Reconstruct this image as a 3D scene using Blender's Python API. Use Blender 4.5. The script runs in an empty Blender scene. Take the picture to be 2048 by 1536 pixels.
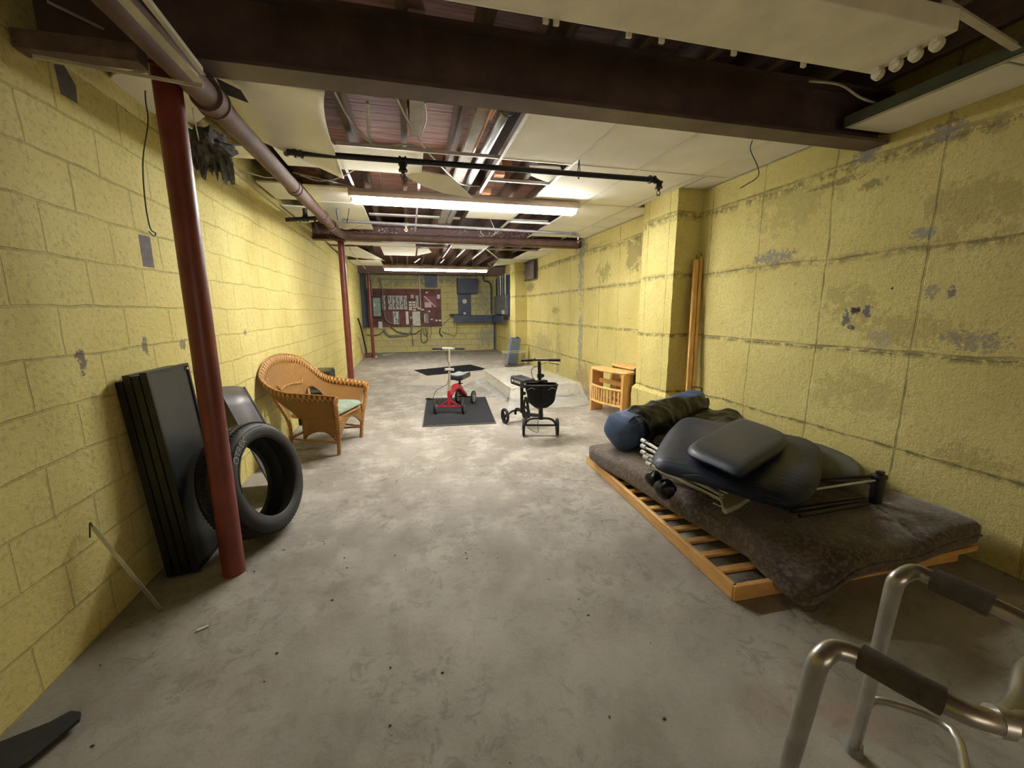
import bpy, bmesh, math, random
from mathutils import Vector, Matrix, noise
from math import sin, cos, pi, radians as R
S = bpy.context.scene
C = S.collection
random.seed(7)
# ---------------------------------------------------------------- camera
F, YAW, PIT, ROL, H = 819.55, .242964, .177622, -.004558, 1.40
fw = Vector((sin(YAW)*cos(PIT), cos(YAW)*cos(PIT), -sin(PIT)))
r0 = Vector((cos(YAW), -sin(YAW), 0)); u0 = r0.cross(fw)
rt = r0*cos(ROL)+u0*sin(ROL); up = u0*cos(ROL)-r0*sin(ROL)
cd = bpy.data.cameras.new('camera'); cam = bpy.data.objects.new('camera', cd); C.objects.link(cam)
cd.sensor_width = 36; cd.lens = F/2048*36; cd.clip_start = .05; cd.clip_end = 60
cam.matrix_world = Matrix(((rt.x, up.x, -fw.x, 0), (rt.y, up.y, -fw.y, 0), (rt.z, up.z, -fw.z, H), (0, 0, 0, 1)))
S.camera = cam
def P(px, py, x=None, y=None, z=None):      # point of the place seen at a picture position, on a known plane
    d = fw+rt*((px-1024)/F)-up*((py-768)/F); o = Vector((0, 0, H))
    if z is not None: return o+d*((z-H)/d.z)
    if x is not None: return o+d*(x/d.x)
    return o+d*(y/d.y)
# ---------------------------------------------------------------- world, exposure, lights
w = bpy.data.worlds.new('world'); S.world = w; w.use_nodes = True
w.node_tree.nodes['Background'].inputs[0].default_value = (.5, .5, .55, 1)
w.node_tree.nodes['Background'].inputs[1].default_value = .05
S.view_settings.view_transform = 'Standard'; S.view_settings.look = 'None'
S.view_settings.exposure = 0.98; S.view_settings.gamma = 1; S.view_settings.use_curve_mapping = False
TUBE = 60.0                                   # strength of the burning fluorescent tubes
def area(name, loc, rot, sx, sy, e, col):
    l = bpy.data.lights.new(name, 'AREA'); l.shape = 'RECTANGLE'; l.size = sx; l.size_y = sy; l.energy = e; l.color = col
    o = bpy.data.objects.new(name, l); o.location = loc; o.rotation_euler = rot; C.objects.link(o); return o
area('fill_light', (.9, -2.9, 1.1), (R(103), 0, R(0)), 2.2, 1.0, 10, (1, .82, .62))  # added warm fill behind the camera for the near floor and ceiling, no real lamp
# ---------------------------------------------------------------- node helper
class NT:
    def __init__(s, name):
        s.m = bpy.data.materials.new(name); s.m.use_nodes = True; s.t = s.m.node_tree; s.n = s.t.nodes
        s.b = s.n['Principled BSDF']; s.tc = s.n.new('ShaderNodeTexCoord')
    def put(s, sock, v):
        if isinstance(v, bpy.types.NodeSocket): s.t.links.new(v, sock)
        elif isinstance(v, (tuple, list)) and len(v) == 3 and sock.type == 'RGBA': sock.default_value = (*v, 1)
        else: sock.default_value = v
    def math(s, op, a, b=0, c=0, clamp=False):
        n = s.n.new('ShaderNodeMath'); n.operation = op; n.use_clamp = clamp
        for i, v in enumerate((a, b, c)): s.put(n.inputs[i], v)
        return n.outputs[0]
    def xyz(s, x=0, y=0, z=0):
        n = s.n.new('ShaderNodeCombineXYZ')
        for i, v in enumerate((x, y, z)): s.put(n.inputs[i], v)
        return n.outputs[0]
    def sep(s, v=None):
        n = s.n.new('ShaderNodeSeparateXYZ'); s.put(n.inputs[0], v or s.tc.outputs['Object']); return n.outputs
    def noise(s, scale, det=3, rough=.55, vec=None, dist=0):
        n = s.n.new('ShaderNodeTexNoise'); s.put(n.inputs['Vector'], vec or s.tc.outputs['Object'])
        s.put(n.inputs['Scale'], scale); s.put(n.inputs['Detail'], det); s.put(n.inputs['Roughness'], rough); s.put(n.inputs['Distortion'], dist)
        return n.outputs[0]
    def vor(s, scale, vec=None, feature='F1', rnd=1):
        n = s.n.new('ShaderNodeTexVoronoi'); n.feature = feature; s.put(n.inputs['Vector'], vec or s.tc.outputs['Object'])
        s.put(n.inputs['Scale'], scale); s.put(n.inputs['Randomness'], rnd); return n.outputs[0]
    def ramp(s, v, a, b, lo=0., hi=1.):
        n = s.n.new('ShaderNodeMapRange'); n.clamp = True
        for i, q in enumerate((v, a, b, lo, hi)): s.put(n.inputs[i], q)
        return n.outputs[0]
    def mix(s, f, a, b):
        n = s.n.new('ShaderNodeMix'); n.data_type = 'RGBA'
        s.put(n.inputs[0], f); s.put(n.inputs[6], a); s.put(n.inputs[7], b); return n.outputs[2]
    def bump(s, h, strength=.3, dist=.01, normal=None):
        n = s.n.new('ShaderNodeBump'); s.put(n.inputs['Strength'], strength); s.put(n.inputs['Distance'], dist); s.put(n.inputs['Height'], h)
        if normal: s.put(n.inputs['Normal'], normal)
        return n.outputs[0]
    def out(s, col=None, rough=None, metal=None, normal=None, **k):
        for nm, v in (('Base Color', col), ('Roughness', rough), ('Metallic', metal), ('Normal', normal)):
            if v is not None: s.put(s.b.inputs[nm], v)
        for nm, v in k.items(): s.put(s.b.inputs[nm.replace('_', ' ')], v)
        return s.m
def mat(name, col, rough=.5, metal=0, var=.25, scale=12, bump=0, bscale=60, stretch=None, **k):
    t = NT(name); vec = t.tc.outputs['Object']
    if stretch:
        x, y, z = t.sep(); vec = t.xyz(t.math('MULTIPLY', x, stretch[0]), t.math('MULTIPLY', y, stretch[1]), t.math('MULTIPLY', z, stretch[2]))
    n = t.noise(scale, 4, vec=vec)
    c = t.mix(t.ramp(n, .3, .7), tuple(v*(1-var) for v in col), tuple(min(1, v*(1+var)) for v in col))
    nm = t.bump(t.noise(bscale, 4, vec=vec), bump, .004) if bump else None
    return t.out(c, rough, metal, nm, **k)
def emit(name, col, e):
    t = NT(name); t.out(col, .5); t.put(t.b.inputs['Emission Color'], col); t.put(t.b.inputs['Emission Strength'], e); return t.m
def wall_mat(name, ax, bw, bh, p0, q0, offset, cols, blotch=(), mort=.006, jb=.6, rough_amt=.5, stain=.5, worn=None, jd=.5):
    t = NT(name); o = t.sep(); u, v = o[ax], o[2]
    wob = t.math('MULTIPLY', t.math('SUBTRACT', t.noise(2.2, 3), .5), .05)
    uu = t.math('ADD', t.math('SUBTRACT', u, p0), wob); vv = t.math('ADD', t.math('SUBTRACT', v, q0), wob)
    br = t.n.new('ShaderNodeTexBrick'); br.offset = offset; br.offset_frequency = 2
    t.put(br.inputs['Vector'], t.xyz(uu, vv, 0)); t.put(br.inputs['Scale'], 1.); t.put(br.inputs['Brick Width'], bw); t.put(br.inputs['Row Height'], bh)
    t.put(br.inputs['Mortar Size'], mort); t.put(br.inputs['Mortar Smooth'], .35)
    j = br.outputs['Fac']
    c = t.mix(t.ramp(t.noise(1.3, 5), .35, .65), cols[0], cols[1])
    c = t.mix(t.math('MULTIPLY', t.ramp(t.noise(48, 5, .65), .52, .66), .55), c, cols[2])          # pores in the block
    c = t.mix(t.math('MULTIPLY', t.ramp(t.noise(3.1, 8, .7), .62, .75), stain), c, cols[3])    # thin worn places
    c = t.mix(t.math('MULTIPLY', j, t.ramp(t.noise(4, 6, .7), .42, .66, 0.12, jd)), c, cols[4])
    if worn:                                                                                 # crumbling lines along some joints
        for vz, amt, wd in worn:
            m = t.math('SUBTRACT', 1, t.math('DIVIDE', t.math('ABSOLUTE', t.math('ADD', t.math('SUBTRACT', v, vz), wob)), wd), clamp=True)
            m = t.math('MULTIPLY', m, t.ramp(t.noise(12, 8, .8), .46, .54))
            c = t.mix(t.math('MULTIPLY', m, amt), c, cols[4])
    for (a, b, ra, rb, amt, col) in blotch:
        d = t.math('ADD', t.math('POWER', t.math('DIVIDE', t.math('SUBTRACT', u, a), ra), 2.), t.math('POWER', t.math('DIVIDE', t.math('SUBTRACT', v, b), rb), 2.))
        k = t.math('ADD', t.math('MULTIPLY', d, .22), t.noise(9/max(.3, min(1, 4*min(ra, rb))), 7, .72))
        m = t.ramp(k, .62, .56)
        m = t.math('MULTIPLY', m, t.ramp(d, 2.2, 1.2))
        c = t.mix(t.math('MULTIPLY', m, amt), c, col)
    h = t.math('ADD', t.math('MULTIPLY', j, -jb), t.math('MULTIPLY', t.noise(30, 8, .75), rough_amt*1.3))
    h = t.math('ADD', h, t.math('MULTIPLY', t.noise(3.5, 3), rough_amt*1.5))
    nrm = t.bump(h, .85, .022)
    return t.out(c, .75, 0, nrm, Specular_IOR_Level=.35)
# ---------------------------------------------------------------- mesh helper
def crom(pts, n=6):
    pts = [Vector(p) for p in pts]
    if len(pts) < 3: return pts
    q = [2*pts[0]-pts[1]]+pts+[2*pts[-1]-pts[-2]]; out = []
    for i in range(1, len(q)-2):
        a, b, c, d = q[i-1:i+3]
        for k in range(n):
            s = k/n; out.append(.5*((2*b)+(c-a)*s+(2*a-5*b+4*c-d)*s*s+(3*b-a-3*c+d)*s**3))
    out.append(pts[-1]); return out
class MB:
    def __init__(s): s.bm = bmesh.new(); s.uv = None
    def hexa(s, q):
        v = [s.bm.verts.new(p) for p in q]
        for f in ((0, 3, 2, 1), (4, 5, 6, 7), (0, 1, 5, 4), (1, 2, 6, 5), (2, 3, 7, 6), (3, 0, 4, 7)): s.bm.faces.new([v[i] for i in f])
        return s
    def box(s, x0, y0, z0, x1, y1, z1, M=None):
        q = [Vector(p) for p in ((x0, y0, z0), (x1, y0, z0), (x1, y1, z0), (x0, y1, z0), (x0, y0, z1), (x1, y0, z1), (x1, y1, z1), (x0, y1, z1))]
        if M: q = [M@p for p in q]
        return s.hexa(q)
    def obox(s, c, sz, M):                                  # box centred on c in the frame M (3x3)
        M4 = Matrix.Translation(Vector(c))@M.to_4x4(); a, b, d = [k/2 for k in sz]
        return s.box(-a, -b, -d, a, b, d, M4)
    def bar(s, a, b, w, h, upv=(0, 0, 1)):                   # a straight bar of section w x h
        a, b = Vector(a), Vector(b); d = (b-a); L = d.length; d.normalize(); x = d.cross(Vector(upv))
        if x.length < 1e-4: x = Vector((1, 0, 0))
        x.normalize(); z = x.cross(d)
        q = []
        for e in (a, b):
            for i, j in ((-1, -1), (1, -1), (1, 1), (-1, 1)): q.append(e+x*(i*w/2)+z*(j*h/2))
        return s.hexa(q)
    def slab(s, pts, th, n=None):                           # a flat polygon given a thickness along its normal
        pts = [Vector(p) for p in pts]
        if n is None:
            n = (pts[1]-pts[0]).cross(pts[2]-pts[0]).normalized()
        n = Vector(n)*th; k = len(pts)
        a = [s.bm.verts.new(p) for p in pts]; b = [s.bm.verts.new(p+n) for p in pts]
        s.bm.faces.new(a[::-1]); s.bm.faces.new(b)
        for i in range(k): s.bm.faces.new((a[i], a[(i+1) % k], b[(i+1) % k], b[i]))
        return s
    def tube(s, pts, r, seg=8, closed=False, flat=1.):
        pts = [Vector(p) for p in pts]; n = len(pts); rr = r if isinstance(r, (list, tuple)) else [r]*n
        rings = []; pn = None
        for i in range(n):
            if closed: d = pts[(i+1) % n]-pts[i-1]
            else: d = pts[min(i+1, n-1)]-pts[max(i-1, 0)]
            d.normalize()
            if pn is None:
                a = Vector((0, 0, 1)) if abs(d.z) < .9 else Vector((1, 0, 0)); pn = (a-d*a.dot(d)).normalized()
            else:
                pn = pn-d*pn.dot(d)
                if pn.length < 1e-5: pn = d.orthogonal()
                pn.normalize()
            q = d.cross(pn)
            rings.append([s.bm.verts.new(pts[i]+(pn*cos(t)*flat+q*sin(t))*rr[i]) for t in (2*pi*k/seg for k in range(seg))])
        m = n if closed else n-1
        for i in range(m):
            A, B = rings[i], rings[(i+1) % n]
            for k in range(seg): s.bm.faces.new((A[k], A[(k+1) % seg], B[(k+1) % seg], B[k]))
        if not closed: s.bm.faces.new(rings[0][::-1]); s.bm.faces.new(rings[-1])
        return s
    def cyl(s, a, b, r, seg=16, r2=None): return s.tube([a, b], [r, r if r2 is None else r2], seg)
    def lathe(s, prof, c, ax, seg=32, closed=False):         # prof: (radius, height) pairs about axis ax through c
        ax = Vector(ax).normalized(); u = ax.orthogonal().normalized(); v = ax.cross(u); c = Vector(c); rings = []
        for r, h in prof: rings.append([s.bm.verts.new(c+ax*h+(u*cos(t)+v*sin(t))*r) for t in (2*pi*k/seg for k in range(seg))])
        n = len(prof)
        for i in range(n if closed else n-1):
            A, B = rings[i], rings[(i+1) % n]
            for k in range(seg): s.bm.faces.new((A[k], A[(k+1) % seg], B[(k+1) % seg], B[k]))
        if not closed:
            s.bm.faces.new(rings[0][::-1]); s.bm.faces.new(rings[-1])
        return s
    def ball(s, c, r, sc=(1, 1, 1), seg=12):
        M = Matrix.Translation(Vector(c))@Matrix.Diagonal((r*sc[0], r*sc[1], r*sc[2], 1))
        bmesh.ops.create_uvsphere(s.bm, u_segments=seg, v_segments=max(6, seg//2+2), radius=1, matrix=M); return s
    def grid(s, nu, nv, fn, uvs=None):
        if uvs and s.uv is None: s.uv = s.bm.loops.layers.uv.new('UVMap')
        V = [[s.bm.verts.new(fn(i/nu, j/nv)) for j in range(nv+1)] for i in range(nu+1)]
        for i in range(nu):
            for j in range(nv):
                f = s.bm.faces.new((V[i][j], V[i+1][j], V[i+1][j+1], V[i][j+1]))
                if uvs:
                    for l, (a, b) in zip(f.loops, ((i, j), (i+1, j), (i+1, j+1), (i, j+1))): l[s.uv].uv = (a/nu*uvs[0], b/nv*uvs[1])
        return s
    def rbox(s, sx, sy, sz, r, n=(10, 10, 4), fn=None):      # rounded box standing on z=0, reshaped by fn
        b = bmesh.new()
        def g(i, m): return -1+2*i/m
        faces = {}
        def vert(i, j, k):
            key = (i, j, k)
            if key not in faces:
                p = Vector((g(i, n[0])*sx/2, g(j, n[1])*sy/2, g(k, n[2])*sz/2))
                q = Vector((max(-sx/2+r, min(sx/2-r, p.x)), max(-sy/2+r, min(sy/2-r, p.y)), max(-sz/2+r, min(sz/2-r, p.z))))
                d = p-q
                if d.length > 1e-6: p = q+d.normalized()*r
                p.z += sz/2
                if fn: p = Vector(fn(p))
                faces[key] = s.bm.verts.new(p)
            return faces[key]
        N = n
        for i in range(N[0]):
            for j in range(N[1]):
                s.bm.faces.new((vert(i, j, 0), vert(i, j+1, 0), vert(i+1, j+1, 0), vert(i+1, j, 0)))
                s.bm.faces.new((vert(i, j, N[2]), vert(i+1, j, N[2]), vert(i+1, j+1, N[2]), vert(i, j+1, N[2])))
        for i in range(N[0]):
            for k in range(N[2]):
                s.bm.faces.new((vert(i, 0, k), vert(i+1, 0, k), vert(i+1, 0, k+1), vert(i, 0, k+1)))
                s.bm.faces.new((vert(i, N[1], k), vert(i, N[1], k+1), vert(i+1, N[1], k+1), vert(i+1, N[1], k)))
        for j in range(N[1]):
            for k in range(N[2]):
                s.bm.faces.new((vert(0, j, k), vert(0, j, k+1), vert(0, j+1, k+1), vert(0, j+1, k)))
                s.bm.faces.new((vert(N[0], j, k), vert(N[0], j+1, k), vert(N[0], j+1, k+1), vert(N[0], j, k+1)))
        return s
    def pillow(s, outline, z0, th, rings=7, fn=None, sub=3, puff=.5, edge=.06, cen=None):
        """a padded shape over an outline (x,y): rounded rim, top and bottom gently puffed"""
        o = crom([Vector((p[0], p[1], 0)) for p in list(outline)+[outline[0]]], sub)[:-1]
        c = sum(o, Vector())/len(o) if cen is None else Vector((cen[0], cen[1], 0)); k = len(o); prof = []
        for i in range(rings+1):                             # from bottom centre out to the rim and back over the top
            a = i/rings; prof.append((a, -1))
        rows = []
        def h(a): e = max(0, (1-a)); return (1-(1-min(1, e/edge/3))**2)**.5*(1-puff)+puff*(1-a*a)**.5 if e > 0 else 0
        rad = [0.0, .25, .5, .7, .84, .93, .975, 1.0]
        for side in (-1, 1):
            for a in (rad if side < 0 else rad[::-1][1:]):
                row = []
                for p in o:
                    q = c+(p-c)*(a if a > 0 else .001); q.z = z0+th/2+side*th/2*h(a)*(1 if side > 0 else .8)
                    if fn: q = Vector(fn(q, a, side))
                    row.append(s.bm.verts.new(q))
                rows.append(row)
        for A, B in zip(rows, rows[1:]):
            for i in range(k): s.bm.faces.new((A[i], A[(i+1) % k], B[(i+1) % k], B[i]))
        s.bm.faces.new(rows[0][::-1]); s.bm.faces.new(rows[-1]); return s
    def text(s, txt, size, M, depth=.001):
        cu = bpy.data.curves.new('t', 'FONT'); cu.body = txt; cu.size = size; cu.extrude = depth; cu.align_x = 'CENTER'; cu.align_y = 'CENTER'
        o = bpy.data.objects.new('t', cu); C.objects.link(o); dg = bpy.context.evaluated_depsgraph_get(); me = bpy.data.meshes.new_from_object(o.evaluated_get(dg))
        for v in me.vertices: v.co = M(v.co) if callable(M) else M@v.co
        s.bm.from_mesh(me); bpy.data.objects.remove(o); bpy.data.curves.remove(cu); bpy.data.meshes.remove(me); return s
def finish(o, smooth, bevel, solid, sub):
    if solid: m = o.modifiers.new('thick', 'SOLIDIFY'); m.thickness = solid; m.offset = 0
    if bevel: m = o.modifiers.new('bev', 'BEVEL'); m.width = bevel; m.segments = 2; m.limit_method = 'ANGLE'; m.angle_limit = R(40)
    if sub: m = o.modifiers.new('sub', 'SUBSURF'); m.levels = sub; m.render_levels = sub
    if smooth:
        for p in o.data.polygons: p.use_smooth = True
        try: o.data.set_sharp_from_angle(angle=R(smooth if smooth > 1 else 38))
        except Exception: pass
def obj(name, mb, m, parent=None, world=False, smooth=1, bevel=0, solid=0, sub=0, center=False):
    bmesh.ops.recalc_face_normals(mb.bm, faces=mb.bm.faces)
    me = bpy.data.meshes.new(name); off = Vector()
    if parent is not None and world: mb.bm.transform(WM[parent].inverted())
    if parent is None and center:
        xs = [v.co for v in mb.bm.verts]
        off = Vector(((min(p.x for p in xs)+max(p.x for p in xs))/2, (min(p.y for p in xs)+max(p.y for p in xs))/2, min(p.z for p in xs)))
        mb.bm.transform(Matrix.Translation(-off))
    mb.bm.to_mesh(me); mb.bm.free(); me.materials.append(m)
    o = bpy.data.objects.new(name, me); C.objects.link(o); o.location = off
    if parent is not None: o.parent = parent; WM[o] = WM[parent].copy()
    else: WM[o] = Matrix.Translation(off)
    finish(o, smooth, bevel, solid, sub); return o
WM = {}
def thing(name, label, cat, loc=(0, 0, 0), rz=0, group=None):
    o = bpy.data.objects.new(name, None); C.objects.link(o); o.empty_display_size = .1
    o.location = loc; o.rotation_euler = (0, 0, rz); o['label'] = label; o['category'] = cat
    if group: o['group'] = group
    WM[o] = Matrix.Translation(Vector(loc))@Matrix.Rotation(rz, 4, 'Z'); return o
def one(name, mb, m, label, cat, group=None, **k):
    o = obj(name, mb, m, center=True, **k); o['label'] = label; o['category'] = cat
    if group: o['group'] = group
    return o
def struct(name, mb, m, **k):
    o = obj(name, mb, m, **k); o['kind'] = 'structure'; return o
def B(x0, y0, z0, x1, y1, z1): return MB().box(x0, y0, z0, x1, y1, z1)
# ================================================================ MATERIALS OF THE SHELL
Y1, Y2, YP, YW, YJ = (.68, .575, .20), (.78, .685, .275), (.42, .35, .13), (.55, .49, .26), (.20, .165, .07)
G = (.27, .24, .23)
BL = [(2.17, 1.19, .035, .09, .85, (.11, .09, .09)), (2.64, 1.22, .05, .07, .8, (.12, .1, .09)), (3.01, 1.20, .05, .05, .8, (.14, .12, .1)),
      (3.45, 1.21, .05, .05, .7, (.14, .12, .1)), (4.05, 1.22, .05, .05, .7, (.14, .12, .1)), (2.2, 1.03, .03, .05, .5, (.2, .17, .12))]
m_left = wall_mat('yellow_block_left', 1, .406, .2032, 1.89, .0, .5, (Y1, Y2, YP, YW, YJ), BL, jb=.55, rough_amt=.35, stain=.25)
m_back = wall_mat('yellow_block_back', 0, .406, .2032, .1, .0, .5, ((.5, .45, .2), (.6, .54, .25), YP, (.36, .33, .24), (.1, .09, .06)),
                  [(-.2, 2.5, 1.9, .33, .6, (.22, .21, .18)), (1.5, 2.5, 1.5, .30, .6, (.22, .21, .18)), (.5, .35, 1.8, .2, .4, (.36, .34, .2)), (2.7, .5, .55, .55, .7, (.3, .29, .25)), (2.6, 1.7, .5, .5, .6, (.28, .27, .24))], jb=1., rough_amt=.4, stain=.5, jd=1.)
BR = [(1.95, 1.27, .45, .14, .55, YP), (2.35, 1.42, .3, .2, .5, YP), (1.75, 1.95, .35, .25, .5, YP), (2.2, .8, .5, .2, .35, YP), (2.9, 2.2, .5, .25, .4, YP), (1.55, .55, .25, .12, .5, YP), (3.0, 1.84, .28, .08, .8, G), (2.26, 1.39, .05, .03, 1, (.06, .04, .04)), (2.31, 1.34, .045, .07, .95, (.16, .13, .15)), (2.18, 1.38, .05, .05, .95, (.16, .13, .15)),
      (2.27, 1.27, .04, .025, 1, (.13, .1, .12)), (1.83, 1.50, .06, .06, .7, G), (1.74, 1.49, .03, .05, .9, (.2, .17, .19)), (2.08, 1.2, .1, .08, .6, (.42, .38, .33)), (1.6, 1.22, .2, .08, .7, G),
      (1.93, 1.85, .09, .05, .9, (.36, .33, .28)), (2.33, 2.42, .12, .07, .9, (.3, .27, .25)), (1.9, 2.40, .14, .08, .8, (.33, .28, .25)), (2.25, 2.22, .12, .04, .7, YJ),
      (7.1, 2.1, .17, .75, .75, (.32, .3, .26)), (7.06, .85, .13, .8, .8, (.33, .31, .27)), (6.95, .1, .5, .4, .6, (.42, .3, .2)), (10.35, 1.98, .6, .16, .7, (.2, .17, .12)),
      (6.2, 2.0, .35, .2, .5, YJ), (5.2, 2.15, .45, .28, .6, YJ), (7.05, 2.55, .4, .2, .7, (.3, .28, .24)), (8.4, 1.4, .3, .1, .5, YJ), (8.2, .55, .3, .6, .45, (.35, .3, .15)),
      (2.05, 1.53, .012, .012, 1, (.05, .02, .02)), (2.75, 1.6, .012, .012, 1, (.05, .03, .02)), (2.5, 2.30, .3, .03, .7, YJ), (9.3, .5, 1.2, .5, .5, (.4, .36, .22))]
WORN = [(1.115, 1., .030), (.495, 1., .022), (2.36, .9, .06), (1.76, .75, .05)]
m_right = wall_mat('yellow_slab_right', 1, .635, .635, 1.885, .495-.635+.0, .0, (Y1, Y2, (.5, .43, .17), (.55, .49, .24), YJ), BR, mort=.009, jb=.5, rough_amt=.8, stain=.35, worn=WORN, jd=.9)
m_pil = wall_mat('yellow_slab_pilaster', 1, .40, .635, 4.05, .495-.635, .0, (Y1, Y2, (.5, .43, .17), (.5, .42, .18), YJ), [], mort=.007, jb=.5, rough_amt=.7, stain=.45, worn=WORN, jd=.9)
# ---- floor
t = NT('worn_concrete'); n1 = t.noise(.9, 6, .6); n2 = t.noise(3.5, 8, .7); n3 = t.noise(60, 3)
c = t.mix(t.ramp(n1, .35, .65), (.225, .200, .172), (.355, .328, .285))
yy_ = t.sep()[1]; c = t.mix(t.math('MULTIPLY', t.ramp(n2, .5, .60), t.ramp(yy_, 1.6, 3.4, .16, .65)), c, (.45, .425, .375))
n5 = t.noise(11, 9, .78, dist=.8); sc_ = t.math('MULTIPLY', t.ramp(n5, .51, .58), t.ramp(t.noise(1.3, 4, .6), .40, .54)); c = t.mix(t.math('MULTIPLY', sc_, .5), c, (.13, .11, .09))
c = t.mix(t.math('MULTIPLY', t.ramp(t.noise(150, 2), .6, .7), .3), c, (.5, .47, .42))
c = t.mix(t.math('MULTIPLY', t.ramp(n2, .46, .36), .45), c, (.20, .17, .13))
c = t.mix(t.math('MULTIPLY', t.ramp(n3, .55, .8), .25), c, (.18, .15, .12))
red = t.math('MULTIPLY', t.ramp(t.noise(1.6, 4), .56, .7), t.ramp(t.sep()[1], 2.2, .6))
c = t.mix(t.math('MULTIPLY', red, .45), c, (.26, .13, .09))
dist = t.n.new('ShaderNodeVectorMath'); dist.operation = 'ADD'
nz = t.n.new('ShaderNodeTexNoise'); nz.inputs['Scale'].default_value = 2.4; nz.inputs['Detail'].default_value = 5; t.t.links.new(t.tc.outputs['Object'], nz.inputs['Vector'])
t.put(dist.inputs[0], t.tc.outputs['Object']); t.put(dist.inputs[1], nz.outputs['Color'])
cr = t.vor(.75, vec=dist.outputs[0], feature='DISTANCE_TO_EDGE')
crm = t.math('MULTIPLY', t.ramp(cr, .006, .0015), t.ramp(t.noise(1.1, 3), .5, .6))
c = t.mix(t.math('MULTIPLY', crm, .7), c, (.10, .08, .06))
h = t.math('ADD', t.math('MULTIPLY', n2, .6), t.math('ADD', t.math('MULTIPLY', n3, .25), t.math('MULTIPLY', n5, .5))); h = t.math('SUBTRACT', h, t.math('MULTIPLY', crm, .4))
m_floor = t.out(c, .72, 0, t.bump(h, .35, .012), Specular_IOR_Level=.3)
# glittering grit scattered on the floor is mesh, see below
m_deck = NT('plank_deck'); t = m_deck; x, y, z = t.sep()
pl = t.math('FRACT', t.math('MULTIPLY', y, 7.5)); gap = t.ramp(pl, .06, .0)
wn = t.noise(3, 5, vec=t.xyz(t.math('MULTIPLY', x, 1.), t.math('MULTIPLY', y, 12), 0))
c = t.mix(t.ramp(wn, .35, .65), (.16, .075, .055), (.34, .18, .14)); c = t.mix(gap, c, (.02, .015, .012))
m_deck = t.out(c, .8, 0, t.bump(t.math('SUBTRACT', 1, gap), .4, .01))
m_joist = mat('old_joist', (.13, .085, .065), .8, 0, .35, 3, .4, 30, stretch=(6, .5, 6))
t = NT('maroon_steel'); n = t.noise(6, 4); c = t.mix(t.ramp(n, .3, .7), (.075, .026, .026), (.13, .05, .045)); fl_ = t.math('MULTIPLY', t.ramp(t.noise(38, 3), .58, .62), t.ramp(t.noise(2.5, 2), .48, .56)); c = t.mix(t.math('MULTIPLY', fl_, .85), c, (.6, .55, .5)); m_beam = t.out(c, .45)
m_beam0 = mat('dark_maroon_steel', (.105, .068, .064), .5, 0, .3, 5, .15, 40)
m_post = mat('red_painted_steel', (.17, .034, .027), .38, 0, .22, 7, .2, 50)
m_black = mat('black_iron', (.022, .022, .026), .45, .3, .3, 20, .1, 60)
m_tee = mat('white_tee', (.72, .70, .66), .4, 0, .1, 8)
m_tee_old = mat('aged_tee', (.50, .47, .38), .5, 0, .2, 8)
t = NT('ceiling_board'); n = t.noise(180, 3); s2 = t.noise(2, 3)
c = t.mix(t.ramp(s2, .35, .7), (.80, .77, .65), (.90, .87, .77)); c = t.mix(t.math('MULTIPLY', t.ramp(n, .56, .66), .22), c, (.5, .46, .38))
m_tile = t.out(c, .9, 0, t.bump(n, .3, .004))
# ================================================================ SHELL
XL, XR, YB, YF, ZT = -1.39, 3.05, 14.6, -3.2, 2.95
struct('floor', B(XL-.2, YF-.2, -.2, XR+.2, YB+.2, 0), m_floor)
struct('wall_left', B(XL-.2, YF-.2, 0, XL, YB+.2, ZT), m_left)
struct('wall_right', B(XR, YF-.2, 0, XR+.2, YB+.2, ZT), m_right)
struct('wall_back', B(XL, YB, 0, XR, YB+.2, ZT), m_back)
struct('wall_front', B(XL, YF-.2, 0, XR, YF, ZT), m_left)
struct('ceiling', B(XL-.2, YF-.2, ZT, XR+.2, YB+.2, ZT+.1), m_deck)
def rough_pillar(x0, y0, x1, y1, z1, plinth=None):
    mb = MB()
    def jit(p, a=.008): return p+Vector((noise.noise(p*9)*a, noise.noise(p*9+Vector((5, 0, 0)))*a, 0))
    nz = 60; ring = []
    for k in range(nz+1):
        z = z1*k/nz; e = .035 if plinth and z < plinth else 0; r = []
        pts = [(x1, y0-e), (x0-e, y0-e), (x0-e, y1+e), (x1, y1+e)]
        for a, b in zip(pts, pts[1:]):
            for s in range(8): r.append(Vector((a[0]+(b[0]-a[0])*s/8, a[1]+(b[1]-a[1])*s/8, z)))
        r.append(Vector((x1, y1+e, z)))
        ring.append([mb.bm.verts.new(jit(p) if p.x < x1-.01 else p) for p in r])
    for A, Bq in zip(ring, ring[1:]):
        for i in range(len(A)-1): mb.bm.faces.new((A[i], A[i+1], Bq[i+1], Bq[i]))
    mb.bm.faces.new(ring[0]); mb.bm.faces.new(ring[-1]); return mb
struct('wall_pilaster', rough_pillar(2.74, 3.93, 3.08, 4.57, 2.64, .46), m_pil, smooth=0)
struct('wall_pilaster', rough_pillar(2.72, 10.6, 3.08, 11.15, 2.64), m_pil, smooth=0)
# bare patches on the left wall
mg = mat('grey_mortar_patch', (.13, .12, .125), .9, 0, .2, 30, .5, 90)
def patch(px): return [P(a, b, x=XL+.001) for a, b in px]
one('mortar_patch', MB().slab(patch([(108, 128), (128, 130), (152, 172), (155, 207), (122, 188)]), .003), mg, 'small slanted grey mortar patch high on the left block wall near the ceiling', 'patch')
one('mortar_patch', MB().slab(patch([(277, 469), (300, 474), (309, 536), (287, 533)]), .003), mg, 'upright rectangular grey mortar patch on the left block wall below the dangling wire', 'patch')
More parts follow.
